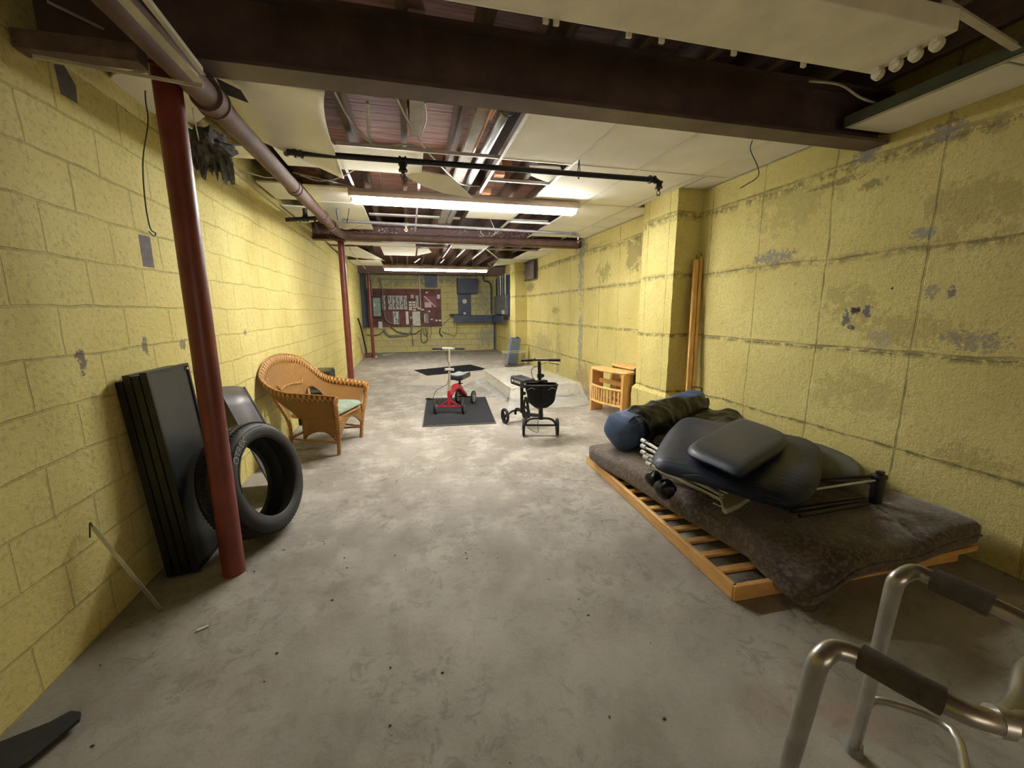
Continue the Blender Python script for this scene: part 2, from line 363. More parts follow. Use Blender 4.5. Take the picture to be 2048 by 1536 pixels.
# ================================================================ STEEL BEAMS, POSTS, JOISTS
def beam(name, yc, z0, h, wd, m, label):
    mb = MB(); mb.box(XL+.0, yc-wd/2, z0, XR, yc+wd/2, z0+.018); mb.box(XL, yc-wd/2, z0+h-.018, XR, yc+wd/2, z0+h); mb.box(XL, yc-.006, z0+.018, XR, yc+.006, z0+h-.018)
    one(name, mb, m, label, 'beam')
beam('steel_beam', 2.275, 2.45, .30, .15, m_beam0, 'nearest steel I-beam crossing the ceiling, dark with a brown lower flange')
beam('steel_beam', 7.22, 2.50, .25, .16, m_beam, 'maroon steel I-beam behind the bright tubes, above the second red post')
beam('steel_beam', 13.13, 2.50, .25, .16, m_joist, 'farthest steel I-beam in front of the back wall')
for i, (x, s_) in enumerate(zip([-1.2, -.79, -.38, .03, .44, .85, 1.26, 1.67, 2.08, 2.49, 2.88], ['the first from the left wall', 'the second from the left wall', 'above the right edge of the sagging panel', 'the second to the right of the sagging panel', 'left of the long pale board', 'right of the grey waste pipe', 'above the leftmost intact boards', 'above the second column of boards', 'above the third column of boards', 'the second from the right wall', 'the first from the right wall'])):
    one('floor_joist', B(x-.022, YF, 2.752, x+.022, YB, 2.949), m_joist, 'dark wooden floor joist under the planks, '+s_, 'joist', 'floor joists under the plank deck')
def post(x, y, r, z1, label, plate=False):
    t = thing('steel_post', label, 'post', (x, y, 0))
    obj('shaft', MB().tube([(0, 0, 0), (0, 0, z1)], r, 28), m_post, t)
    mb = MB(); mb.box(-.08, -.075, z1-.012, .08, .075, z1); obj('cap_plate', mb, m_post, t)
    return t
post(-.99, 2.33, .054, 2.449, 'thick dark red steel post nearest the camera, beside the tire')
post(-.99, 7.25, .050, 2.499, 'red steel post in the middle distance behind the wicker chair')
t = post(-1.1, 13.13, .045, 2.499, 'far red steel post in front of the electrical board')
# blocking between joists, seen through the open grid
m_blk = mat('raw_pine', (.55, .27, .14), .8, 0, .2, 6, .2, 40)
for (a, b), lb in (((1012, 331), 'raw orange pine block between the joists, nearest of three right of the long tee'), ((998, 348), 'raw orange pine block between the joists, middle of three right of the long tee'), ((972, 384), 'raw orange pine block between the joists, farthest of three, just before the tubes')):
    p = P(a, b, z=2.76); one('pine_block', B(p.x-.05, p.y-.05, 2.74, p.x+.05, p.y+.05, 2.80), m_blk, lb, 'wood block')
m_gj = mat('whitewashed_wood', (.42, .38, .36), .8, 0, .25, 8, .2, 40)
one('wood_cleat', B(.07, 2.5, 2.745, .16, 3.6, 2.951), m_gj, 'pale short timber cleat alongside a joist above the open grid', 'timber')
one('wood_cleat', B(.50, 2.45, 2.70, .60, 6.6, 2.74), m_gj, 'long pale timber board beside the grey drain pipe above the grid', 'timber')
# ================================================================ SUSPENDED CEILING
Z = 2.62
def tee(a, b, label, m=m_tee, wd=.024, group=None):
    mb = MB(); a, b = Vector(a), Vector(b); mb.bar(a, b, wd, .0015); q = Vector((0, 0, .014)); mb.bar(a+q, b+q, .002, .026)
    return one('ceiling_tee', mb, m, label, 'ceiling tee', group)
xs = [-.47, .16, .79, 1.42, 2.04, 2.66]
tee((-.47, 3.54, Z), (-.47, 4.60, Z), 'short white lengthwise tee left of the open grid, right of the sagging panel')
tee((.16, 3.54, Z), (.16, 6.95, Z), 'white lengthwise tee left of the wide open ceiling bay')
tee((.79, 2.37, Z), (.79, 5.36, Z), 'white lengthwise tee along the left edge of the intact ceiling boards')
tee((1.42, 2.37, Z), (1.42, 7.1, Z), 'lengthwise tee between the first and second columns of intact boards')
tee((2.04, 2.37, Z), (2.04, 7.1, Z), 'lengthwise tee between the second and third columns of intact boards')
tee((2.66, 2.37, Z), (2.66, 7.1, Z), 'lengthwise tee nearest the right wall')
tee((-.47, 3.54, Z+.001), (3.0, 3.54, Z+.001), 'long white cross tee above the black sprinkler pipe', wd=.022)
tee((.79, 4.12, Z), (1.42, 4.12, Z), 'short white cross tee over the open bay before the tubes')
tee((1.42, 4.74, Z+.001), (3.0, 4.74, Z+.001), 'cross tee beyond the bright light on the right')
tee((1.42, 5.92, Z+.001), (3.0, 5.92, Z+.001), 'second cross tee beyond the bright light on the right')
one('wall_angle', B(3.0-.0, 2.36, Z-.003, 3.049, 3.9, Z+.002), m_tee_old, 'pale edge angle at the top of the right wall before the pilaster', 'edge angle')
one('wall_angle', B(3.0, 4.6, Z-.003, 3.049, 7.12, Z+.002), m_tee_old, 'pale edge angle at the top of the right wall beyond the pilaster', 'edge angle')
one('wall_angle', MB().bar((-1.375, 3.2, 2.57), (-1.375, 7.1, 2.55), .028, .004), m_tee_old, 'pale edge angle along the top of the left wall', 'edge angle')
def tile(x0, y0, x1, y1, label, z=Z+.003, m=m_tile): return one('ceiling_tile', B(x0+.012, y0+.012, z, x1-.012, y1-.012, z+.015), m, label, 'ceiling tile')
tile(.79, 2.36, 1.42, 3.54, 'leftmost of the intact boards just past the nearest beam')
tile(1.42, 2.36, 2.04, 3.54, 'second intact board from the left just past the nearest beam')
tile(2.04, 2.36, 2.66, 3.54, 'third intact board from the left just past the nearest beam')
tile(2.66, 2.36, 3.04, 3.54, 'narrow cut board at the right wall just past the nearest beam')
tile(1.42, 3.54, 2.04, 4.74, 'board over the right end of the bright light')
tile(2.04, 3.54, 2.66, 4.74, 'board above the sprinkler pipe elbow, left of the pilaster')
tile(2.66, 3.54, 2.76, 4.74, 'thin cut strip of board beside the pilaster top')
tile(2.76, 3.54, 3.04, 3.92, 'small cut board in the corner before the pilaster')
tile(1.42, 4.74, 2.04, 5.36, 'half board behind the right end of the bright light')
tile(2.04, 4.74, 2.66, 5.92, 'board behind the bright light in the third column')
tile(2.66, 4.74, 3.04, 5.92, 'narrow board by the right wall behind the pilaster')
tile(2.04, 5.92, 2.66, 6.9, 'board before the maroon beam in the third column')
tile(2.66, 5.92, 3.04, 6.9, 'narrow board by the right wall before the maroon beam')
tile(-.47, 3.54, .16, 4.12, 'speckled half board behind the black pipe left of the open bay')
tile(.79, 5.36, 1.42, 5.78, 'pale piece of board behind the middle of the bright light')
tile(-.97, 4.68, -.45, 5.30, 'board at the left end of the bright light')
tile(-.97, 5.30, -.45, 6.9, 'long board behind the left end of the bright light, above the grey pipe')
tile(-.95, 3.52, -.47, 4.12, 'board behind the sagging panel right of the large brown pipe')
tile(-1.37, 4.66, -.97, 5.30, 'board in the left corner behind the large brown pipe')
tile(-1.37, 3.72, -1.0, 4.02, 'small board left of the large brown pipe by the left wall')
one('ceiling_tile', MB().slab([(-1.36, 5.5, 2.6), (-1.0, 5.6, 2.61), (-1.0, 6.3, 2.62), (-1.36, 6.5, 2.6)], .015, (0, 0, 1)), m_tile, 'dim board above the short black pipe by the left wall', 'ceiling tile')
# near left pieces of board above and right of the post
one('ceiling_tile', MB().slab([P(a, b, z=zz) for a, b, zz in ((207, 168, 2.55), (228, 149, 2.55), (312, 145, 2.57), (425, 222, 2.57), (388, 249, 2.55), (340, 232, 2.54), (300, 226, 2.54), (250, 196, 2.54))], .012, (0, 0, 1)), m_tile, 'broken speckled board lying behind the top of the nearest post', 'ceiling tile')
# big sagging panel with a hole for the sprinkler pipe
def sag(u, v):                                           # u across (left to right), v away from the camera
    a, b, c, d = P(418, 140, z=2.56), P(650, 179, z=2.50), P(688, 357, z=2.42), Vector((-.97, 3.35, 2.565))
    p = (a*(1-u)+b*u)*(1-v)+(d*(1-u)+c*u)*v
    p.z += .075*(1-(2*v-1)**2)*u + .05*v*(1-v); p.x += .05*sin(pi*v)*u*-1; return p
one('ceiling_tile', MB().grid(14, 20, sag), m_tile, 'large warped board sagging from the grid right of the big brown pipe', 'ceiling tile', solid=.012)
# fallen board hanging over the light
one('ceiling_tile', MB().slab([P(a, b, z=zz) for a, b, zz in ((811, 352, 2.61), (847, 343, 2.63), (901, 355, 2.60), (946, 398, 2.47), (885, 386, 2.50), (845, 372, 2.55))], .013, (.1, .3, 1)), m_tile, 'loose speckled board hanging down in front of the bright light', 'ceiling tile')
one('ceiling_tile', MB().slab([P(a, b, z=2.68) for a, b in ((1059, 331), (1120, 334), (1128, 348), (1096, 365), (1062, 352))], .013, (0, 0, 1)), m_tile, 'scrap of board lying above the grid in the open bay', 'ceiling tile')
# perforated steel rails above the grid behind the light
m_perf = mat('galvanised_white', (.75, .76, .78), .4, .2, .08, 10)
one('steel_rail', B(-.47, 6.32, 2.73, .8, 6.42, 2.745), m_perf, 'long white perforated rail behind the bright light, left part', 'rail')
one('steel_rail', B(1.5, 6.25, 2.73, 2.13, 6.36, 2.745), m_perf, 'short white perforated rail behind the bright light, right part', 'rail')
# near bay: strip of boards and tees along the right wall
one('ceiling_tile', B(2.70, 1.50, 2.502, 3.045, 2.195, 2.517), m_tile, 'speckled strip of board along the right wall before the nearest beam', 'ceiling tile')
one('ceiling_tile', B(2.70, .2, 2.502, 3.045, 1.48, 2.517), m_tile, 'speckled strip of board at the top right corner of the view', 'ceiling tile')
m_chan = mat('grey_green_channel', (.16, .18, .15), .35, .3, .2, 9)
one('steel_channel', B(2.655, .2, 2.505, 2.69, 2.19, 2.56), m_chan, 'grey green channel along the inner edge of the right strip of boards', 'channel')
tee((2.64+.035, .2, 2.5), (2.675, 2.19, 2.5), 'pale tee under the grey green channel on the right', m_tee_old)
tee((2.05, 1.36, 2.56), (3.04, 1.49, 2.498), 'pale cross tee at the top right behind the dead light', m_tee_old, .03)
# near bay: loose tees by the left post
zt_ = 2.275
def ext(a, b, z): a, b = P(*a, z=z), P(*b, z=z); return a, b+(b-a)*.5
q_ = ext((407, 150), (290, 0), zt_+.012); tee(q_[0], q_[1], 'narrow pale tee running back from the near post, right of the pair', m_tee_old, .016)
q_ = ext((398, 165), (247, 0), zt_); tee(q_[0], q_[1], 'wide pale tee running back from the near post, left of the pair', m_tee_old, .034)
one('edge_angle', MB().bar(P(66, 112, z=2.352), P(406, 173, z=2.27), .006, .012), m_tee_old, 'thin pale lip under the near beam left of the post', 'edge angle')
one('dark_strip', MB().slab([P(a_, b_, z=2.485) for a_, b_ in ((433, 158), (482, 182), (497, 206), (446, 187))], .004, (0, 0, 1)), m_black, 'dark flat strip against the sagging panel beside the pipe hub', 'bracket')  # flat dark strip set along the slot beside the pipe hub
one('timber_plate', B(-1.385, 2.12, 2.375, -.99, 2.19, 2.44), m_joist, 'rough dark timber under the near beam by the left wall', 'timber')
# far bay past the maroon beam
tee((.86, 7.5, Z), (.84, 10.2, Z), 'white tee hanging at the left of the far open grid'); tee((1.17, 8.6, Z), (1.15, 9.9, Z), 'short white tee inside the far open grid')
tee((1.56, 7.5, Z), (1.55, 10.25, Z), 'white tee in the far grid, meeting the slanting one'); tee((1.58, 8.5, Z), (2.17, 10.05, Z), 'white tee knocked askew in the far grid')
tee((-.6, 8.55, Z), (3.0, 8.55, Z+.001), 'far white cross tee just past the maroon beam')
tile(.87, 7.4, 1.56, 8.53, 'pale board in the far grid just past the maroon beam')
tile(-1.37, 7.4, .2, 8.53, 'wide pale board past the maroon beam, right of the second post')
tile(-.48, 8.57, .22, 9.9, 'pale board past the maroon beam, above the far light')
one('ceiling_tile', MB().slab([(-1.36, 8.6, 2.60), (-.9, 8.6, 2.60), (-.47, 10.4, 2.55), (-1.1, 10.1, 2.58), (-1.3, 9.6, 2.58)], .013, (0, 0, 1)), m_tile, 'triangular loose board behind the second post', 'ceiling tile')
one('ceiling_tile', MB().slab([(.24, 8.7, 2.62), (.45, 8.8, 2.64), (.55, 9.5, 2.66), (.25, 9.8, 2.62)], .013, (0, 0, 1)), m_tile, 'ragged scrap of board left of the far open grid', 'ceiling tile')
tile(-1.37, 11.0, -.6, 12.2, 'far left board beside the far light')
one('ceiling_tile', MB().slab([(2.18, 10.0, Z), (3.04, 10.0, Z), (3.04, 10.6, Z), (2.72, 11.1, Z), (2.3, 11.4, Z-.02)], .013, (0, 0, 1)), m_tile, 'board in the far right corner by the second pilaster', 'ceiling tile')
tile(2.66, 7.4, 3.04, 8.53, 'narrow board along the right wall just past the maroon beam'); tile(2.5, 8.57, 3.04, 9.98, 'board along the right wall farther past the maroon beam')
mb = MB(); mb.tube(crom([P(976, 527, z=2.56), P(995, 521, z=2.6), P(992, 530, z=2.56), P(985, 533, z=2.53), P(978, 529, z=2.54)], 5), .008, 6)
one('ceiling_tee', mb, m_tee, 'curled white strip of tee dangling beside the right end of the far light', 'ceiling tee')
one('ceiling_tee', MB().bar(P(829, 525, z=2.5), P(840, 517, z=2.56), .03, .006), m_tee, 'short white tee dangling above the left half of the far light', 'ceiling tee')
one('ceiling_tee', MB().bar(P(881, 526, z=2.5), P(888, 519, z=2.56), .03, .006), m_tee, 'short white tee dangling above the middle of the far light', 'ceiling tee')
# ================================================================ LIGHTS
m_fix = mat('white_enamel', (.80, .76, .62), .5, 0, .12, 5)
m_fixw = mat('warm_enamel', (.66, .55, .50), .5, 0, .1, 5)
m_lamp = emit('burning_tube', (1, 1, .95), TUBE)
m_sock = mat('lamp_socket', (.62, .58, .46), .5, 0, .1, 20)
def fixture(x0, x1, yc, zb, ht, wd, label, on=True, tubes=2):
    t = thing('fluorescent_light', label, 'light', ((x0+x1)/2, yc, zb)); L = (x1-x0)/2
    mb = MB(); pr = [(-wd/2, 0), (wd/2, 0), (wd/2, ht*.45), (wd*.30, ht), (-wd*.30, ht), (-wd/2, ht*.45)]
    if not on: pr = [(-wd/2, 0), (wd/2, 0), (wd/2, ht), (-wd/2, ht)]
    A = [mb.bm.verts.new((-L, a, b)) for a, b in pr]; Bv = [mb.bm.verts.new((L, a, b)) for a, b in pr]; k = len(pr)
    mb.bm.faces.new(A); mb.bm.faces.new(Bv[::-1])
    for i in range(k): mb.bm.faces.new((A[i], A[(i+1) % k], Bv[(i+1) % k], Bv[i]))
    obj('housing', mb, m_fixw if on else m_fix, t, bevel=.004)
    ys = [(-.5+(i+.5)/tubes)*wd*.92 for i in range(tubes)]
    for y in ys:
        if on: obj('tube', MB().tube([(-L+.035, y, -.026), (L-.035, y, -.026)], .019, 12), m_lamp, t)
        for e in (-1, 1):
            mb = MB(); mb.cyl((e*(L-.018), y, -.024), (e*(L-.040), y, -.024), .024, 14, .020); mb.box(e*(L-.036)-.008, y-.012, -.02, e*(L-.036)+.008, y+.012, .001)
            o = obj('socket', mb, m_sock, t)
    return t
fixture(-.53, 1.95, 4.70, 2.535, .084, .20, 'long bright tube light across the middle of the room', tubes=3)
fixture(-.53, 1.97, 10.4, 2.385, .075, .16, 'long bright tube light farther back, in front of the back wall', tubes=2)
t = fixture(-.42, 2.05, 1.44, 2.425, .075, .30, 'dead long light housing with empty sockets overhead at the top right', on=False, tubes=4)
for x in (-.30, -.26, .03, .17, .50, .85): obj('lamp_clip', MB().box(x, .148, -.014, x+.02, .160, .006), m_sock, t)
for x, s_ in ((-.2, 'left'), (1.0, 'middle'), (1.7, 'right')): one('hanger_rod', MB().tube([(x, 4.7, 2.619), (x, 4.7, 2.951)], .004, 6), m_tee_old, s_+' one of three thin rods holding up the bright middle light', 'hanger')
for x, s_ in ((-.2, 'left'), (1.6, 'right')): one('hanger_rod', MB().tube([(x, 10.4, 2.46), (x, 10.4, 2.951)], .004, 6), m_tee_old, s_+' thin rod holding up the far light', 'hanger')
for x, s_ in ((.2, 'left'), (1.8, 'right')): one('hanger_rod', MB().tube([(x, 1.44, 2.50), (x, 1.44, 2.951)], .004, 6), m_tee_old, s_+' thin rod holding up the dead light overhead', 'hanger')
# ================================================================ PIPES
m_iron = mat('brown_iron_pipe', (.125, .07, .058), .75, 0, .25, 8, .25, 40)
m_gpipe = mat('grey_pipe', (.20, .19, .20), .5, .3, .2, 15)
m_copper = mat('copper', (.62, .32, .22), .3, 1, .1, 20)
m_cable = mat('dark_cable', (.03, .028, .03), .5); m_wcable = mat('pale_cable', (.48, .46, .42), .5)
q = [(-.86, -.3, 2.35), (-.86, 2.3, 2.385), (-.89, 4.0, 2.43), (-.93, 6.62, 2.52), (-.915, 6.82, 2.525), (-.86, 6.95, 2.53), (-.74, 7.02, 2.535), (2.95, 7.02, 2.55)]
q = [Vector(p) for p in q]; t = thing('drain_pipe', 'large brown iron drain pipe running under the ceiling and turning along the maroon beam', 'pipe', (-.86, 2.3, 2.3))
obj('run', MB().tube(q, .055, 20), m_iron, t, world=True)
for a, b, L, r in ((1, 2, .12, .070), (1, 2, 1.72, .060), (2, 3, 1.35, .066), (2, 3, 2.0, .066), (6, 7, .5, .062), (6, 7, 1.3, .066), (6, 7, 2.3, .064)):
    d = (q[b]-q[a]).normalized(); o = q[a]+d*L
    obj('hub', MB().lathe([(.03, -.045), (r, -.045), (r, .03), (r+.006, .032), (r+.006, .045), (.03, .045)], o, d, 20), m_iron, t, world=True)
def pipe(name, pts, r, m, label, fits=(), head=None, seg=12, cat='pipe'):
    t = thing(name, label, cat, pts[0]); obj('run', MB().tube(pts, r, seg), m, t, world=True)
    for p, d in fits: obj('fitting', MB().lathe([(.005, -.028), (r*1.6, -.028), (r*1.6, -.014), (r*1.25, -.012), (r*1.25, .012), (r*1.6, .014), (r*1.6, .028), (.005, .028)], p, d, 12), m, t, world=True)
    if head:
        for h in head:
            h = Vector(h); mb = MB(); mb.cyl(h, h-Vector((0, 0, .03)), .012, 10); mb.tube([h-Vector((.014, 0, .03)), h-Vector((.016, 0, .05)), h-Vector((0, 0, .062)), h-Vector((-.016, 0, .05)), h-Vector((-.014, 0, .03))], .0035, 6)
            mb.cyl(h-Vector((0, 0, .062)), h-Vector((0, 0, .066)), .017, 12); obj('sprinkler_head', mb, m_copper if m != m_black else m_black, t, world=True)
    return t
y1 = 3.40; zz = 2.50
t = pipe('sprinkler_pipe', [(-.80, 3.62, 2.72), (-.80, 3.5, 2.52), (-.77, y1, zz), (2.12, y1-.03, zz), (2.15, y1-.03, zz-.02), (2.15, y1-.03, zz-.05)], .021, m_black, 'black sprinkler pipe crossing in front of the bright light',
         [((-.70, y1, zz), (1, 0, 0)), ((0.01, y1, zz), (1, 0, 0)), ((0.01, y1, zz-.045), (0, 0, 1)), ((2.08, y1-.03, zz), (1, 0, 0)), ((2.15, y1-.03, zz-.04), (0, 0, 1))], [(.01, y1, zz-.06), (2.15, y1-.03, zz-.06)])
one('pipe_hanger', MB().tube([(1.42, y1, 2.62), (1.42, y1+.03, 2.5), (1.42, y1, 2.47), (1.42, y1-.03, 2.5), (1.42, y1, 2.62)], .004, 6), m_black, 'black loop hanger on the near black sprinkler pipe', 'hanger')
t = pipe('sprinkler_pipe', [(-.78, 5.62, 2.62), (-.78, 5.66, 2.51), (-.74, 5.7, 2.50), (2.36, 5.72, 2.47), (2.40, 5.72, 2.45), (2.40, 5.72, 2.42)], .019, m_gpipe, 'grey sprinkler pipe behind the bright light',
         [((-.70, 5.7, 2.5), (1, 0, 0)), ((.02, 5.71, 2.49), (1, 0, 0)), ((2.33, 5.72, 2.47), (1, 0, 0))], [(.02, 5.71, 2.47), (2.40, 5.72, 2.42)])
one('pipe_hanger', MB().tube([P(698, 417, z=2.62), P(694, 446, y=5.68)], .004, 6), m_black, 'thin black hook before the left end of the grey sprinkler pipe', 'hanger')
t = pipe('stub_pipe', [(-1.36, 5.62, 2.47), (-1.02, 5.60, 2.50)], .024, m_black, 'short black pipe sticking out of the left wall behind the big brown pipe', [((-1.14, 5.60, 2.49), (1, 0, 0))])
obj('riser', MB().cyl((-1.14, 5.60, 2.49), (-1.14, 5.60, 2.60), .026), m_black, t, world=True); obj('drop', MB().cyl((-1.05, 5.62, 2.50), (-1.03, 5.7, 2.34), .012), m_black, t, world=True)
m_pvc = mat('grey_plastic_pipe', (.38, .40, .43), .35, 0, .15, 10)
t = thing('waste_pipe', 'grey plastic waste pipe with a black rubber coupling above the open grid', 'pipe', (.70, 2.5, 2.72))
obj('run', MB().tube([(.72, 2.4, 2.74), (.70, 3.2, 2.73), (.64, 6.4, 2.70)], .036, 16), m_pvc, t, world=True)
obj('coupling', MB().tube([(.715, 2.72, 2.738), (.712, 2.98, 2.735)], .045, 16), m_black, t, world=True)
for s in (2.75, 2.95): obj('clamp', MB().tube([(.715, s-.006, 2.738), (.715, s+.006, 2.738)], .048, 16), m_perf, t, world=True)
one('copper_pipe', MB().tube([(.60, 2.45, 2.70), (.565, 3.6, 2.66)], .009, 8), m_copper, 'long thin copper pipe beside the grey waste pipe', 'pipe')
one('copper_pipe', MB().tube([(.635, 2.45, 2.70), (.60, 3.0, 2.68)], .009, 8), m_copper, 'short thin copper pipe beside the grey waste pipe', 'pipe')
def wire(pts, r, label, m=m_cable, cat='cable', n=6, seg=6): return one('cable', MB().tube(crom(pts, n), r, seg), m, label, cat)
wire([P(668, 182, z=2.72), P(700, 240, z=2.70), P(735, 280, z=2.66), P(760, 293, z=2.65), P(800, 289, z=2.65), P(833, 292, z=2.66)], .008, 'grey cable sagging above the open grid right of the sagging panel', m_wcable)
wire([P(793, 196, z=2.74), P(815, 240, z=2.72), P(845, 290, z=2.66), P(870, 320, z=2.66), P(905, 355, z=2.66), P(925, 369, z=2.66), P(960, 373, z=2.7)], .006, 'pale cable slanting above the open grid to the loose board', m_wcable)
wire([P(735, 205, z=2.74), P(738, 270, z=2.68), P(742, 283, z=2.66)], .012, 'thick white cable hanging on a joist right of the sagging panel', m_wcable)
wire([P(850, 205, z=2.74), P(852, 240, z=2.72), P(840, 275, z=2.70)], .006, 'pale cable looping beside the pale timber cleat', m_wcable)
wire([P(600, 350, z=2.66), P(640, 362, z=2.6), P(680, 355, z=2.6), P(712, 338, z=2.64)], .005, 'pale cable loop below the tip of the sagging panel', m_wcable)
wire([P(585, 345, z=2.66), P(650, 360, z=2.62), P(700, 372, z=2.64)], .004, 'thin pale cable behind the tip of the sagging panel', m_wcable)
wire([P(480, 340, z=2.62), P(520, 352, z=2.62), P(540, 355, z=2.62), P(570, 352, z=2.66)], .006, 'pale cable behind the big brown pipe by the left wall', m_wcable)
wire([P(668, 446, z=2.52), P(690, 458, z=2.47), P(720, 453, z=2.5), P(735, 445, z=2.56)], .006, 'pale cable drooping onto the maroon beam', m_wcable)
wire([P(1085, 405, y=5.9)-Vector((.9, 0, .0)), P(990, 462, y=6.2), P(975, 472, y=6.2), P(962, 466, y=6.2), P(963, 458, y=6.2)], .006, 'pale cable loop in front of the maroon beam', m_wcable)
wire([P(699, 493, z=2.62), P(702, 502, z=2.52), P(716, 520, z=2.48), P(731, 537, z=2.46)], .008, 'pale cable slanting down behind the second post', m_wcable)
wire([P(286, 118, x=-1.26), P(290, 165, x=-1.29), P(291, 200, x=-1.30), P(296, 245, x=-1.30), P(286, 320, x=-1.31), P(290, 400, x=-1.33), P(300, 455, x=-1.35), P(311, 466, x=-1.36), P(308, 472, x=-1.36), P(298, 463, x=-1.36)], .0035, 'thin dark twisted wire dangling before the left block wall')
wire([P(1505, 280, y=2.72), P(1501, 300, y=2.74), P(1516, 335, y=2.76), P(1514, 355, y=2.76), P(1481, 376, y=2.76)], .0035, 'thin dark wire dangling from the ceiling before the right wall')
wire([P(95, 3, z=2.55), P(180, 45, z=2.55), P(255, 82, z=2.55), P(288, 98, z=2.56)], .006, 'pale cable slanting overhead at the top left', m_wcable)
wire([P(1618, 162, z=2.62), P(1680, 170, z=2.6), P(1720, 195, z=2.58), P(1758, 208, z=2.58)], .006, 'faint cable drooping below the dead light at the top right', m_wcable)
wire([P(385, 217, z=2.52), P(398, 283, z=2.46)], .004, 'pale straight wire beside the near post', m_wcable)
for pts, lb in (([P(372, 265, z=2.6), P(395, 290, z=2.5), P(412, 310, z=2.48), P(400, 322, z=2.48)], 'thick dark cable bunch drooping over the left wall top, inner loop'), ([P(415, 285, z=2.6), P(430, 300, z=2.5), P(420, 330, z=2.46), P(424, 342, z=2.44)], 'thick dark cable bunch drooping over the left wall top, outer loop')):
    wire([Vector(p) for p in pts], .018, lb, m_gpipe)
mi = mat('grey_fibre', (.10, .095, .085), .95, 0, .4, 25, .8, 60)
def shag(q, a, s): return (q.x+noise.noise(q*9)*.03, q.y+noise.noise(q*8+Vector((3, 1, 0)))*.03, q.z+noise.noise(q*11)*.03-max(0, -q.x-1.28)*.5*(1 if s < 0 else 0))
def wad(u, v):
    d = Vector((cos(2*pi*u)*sin(pi*v), sin(2*pi*u)*sin(pi*v), cos(pi*v))); n = noise.fractal(d*2.0, .9, 2.2, 5); p = Vector((-1.25+d.x*.11, 3.42+d.y*.24, 2.49+d.z*.085))+d*n*.055; p.x = max(p.x, -1.385); p.z -= .09*max(0, -d.z)*max(0, noise.noise(d*5+Vector((4, 0, 0))))*3
    return p
one('insulation_wad', MB().grid(70, 40, wad), mi, 'ragged grey insulation stuffed on top of the left wall behind the near post', 'insulation')
# ================================================================ BACK WALL
m_mar = mat('maroon_board', (.13, .045, .04), .7, 0, .4, 5, .2, 40)
m_wht = mat('off_white_plastic', (.62, .60, .55), .5, 0, .1, 20); m_grp = mat('grey_plastic', (.22, .23, .22), .55, 0, .2, 20)
m_navy = mat('navy_paint', (.045, .058, .10), .5, 0, .25, 6, .1, 30); m_green = mat('grey_green_enamel', (.22, .30, .25), .4, 0, .2, 9)
m_dk = mat('dark_wiring', (.03, .028, .028), .7, 0, .5, 40)
X0 = lambda px: -1.3+(px-733)*.01622
Zb = lambda py: 2.13-(py-577)*.0166
q4 = lambda X, Yq: (X0(700+X*.1172), Zb(540+Yq*.1172))
one('mounting_board', B(-1.34, 14.565, .86, 1.10, 14.599, 2.13), m_mar, 'large maroon plywood board covered in electrical gear on the back wall', 'board')
def onb(name, X1, Y1q, X2, Y2q, d, m, label, cat, y1=14.564, group=None):
    a, b = q4(X1, Y1q), q4(X2, Y2q); return one(name, B(a[0], y1-d, b[1], b[0], y1, a[1]), m, label, cat, group)
def wblock(X1, X2, Y1q, Y2q, label, m1=m_grp):
    a, b = q4(X1, Y1q), q4(X2, Y2q); t = thing('terminal_block', label, 'terminal block', ((a[0]+b[0])/2, 14.564, b[1])); w_ = (b[0]-a[0])/2; h = a[1]-b[1]
    obj('base', B(-w_, -.02, 0, w_, 0, h), m1, t)
    mb = MB(); random.seed(int(X1))
    for k in range(2): mb.box((-.62+.8*k)*w_, -.045, .01, (-.2+.8*k)*w_, -.021, h-.01)
    obj('strip', mb.box(-w_*.98, -.03, h-.02, w_*.98, -.021, h-.002), m_wht, t)
    pts = crom([(-.2*w_, -.03, h-.01)]+[(random.uniform(-.8, .8)*w_, -.03-random.random()*.02, h*(1-(k+1)/6)) for k in range(5)], 4)
    obj('wires', MB().tube(pts, .012, 5), m_dk, t)
for i, (a, b) in enumerate([(520, 580), (622, 690), (694, 748), (756, 812), (816, 880), (888, 950)]):
    wblock(a, b, 432, 668, ['leftmost', 'second', 'third', 'fourth', 'fifth', 'rightmost'][i]+' of six wired terminal strips in the upper row on the maroon board')
wblock(690, 800, 700, 920, 'wide grey terminal panel low on the maroon board', m_grp)
onb('terminal_cover', 915, 700, 962, 922, .03, m_wht, 'tall narrow white cover right of the low grey panel', 'cover')
wblock(1095, 1150, 430, 640, 'lone dark terminal strip right of the tan square on the board', m_grp)
onb('junction_box', 1015, 415, 1067, 476, .04, mat('tan_plastic', (.45, .40, .30), .5), 'tan square box near the top of the maroon board', 'box')
k = 0
for (a, b, cx, d) in ((978, 528, 1028, 560), (1040, 528, 1088, 560), (978, 574, 1028, 604), (1040, 574, 1088, 604), (975, 618, 1032, 642), (1046, 618, 1102, 642), (975, 650, 1032, 678), (1046, 662, 1096, 686), (1128, 634, 1172, 662), (1182, 656, 1238, 682)):
    k += 1; onb('phone_jack', a, b, cx, d, .025, m_wht, ['left jack of the top pair of small white boxes', 'right jack of the top pair of small white boxes', 'left jack of the second pair of small white boxes', 'right jack of the second pair of small white boxes', 'left jack of the third pair of small white boxes', 'right jack of the third pair of small white boxes', 'left jack of the bottom pair of small white boxes', 'right jack of the bottom pair of small white boxes', 'small white box stepping right below the four pairs', 'farthest right small white box above the grey white panel'][k-1], 'jack')
onb('metal_cover', 1030, 702, 1166, 948, .05, mat('pale_grey_metal', (.50, .51, .47), .5), 'tall pale grey metal cover in the middle of the board', 'cover')
onb('small_switch', 990, 790, 1015, 822, .03, m_wht, 'tiny white switch left of the pale grey cover', 'switch')
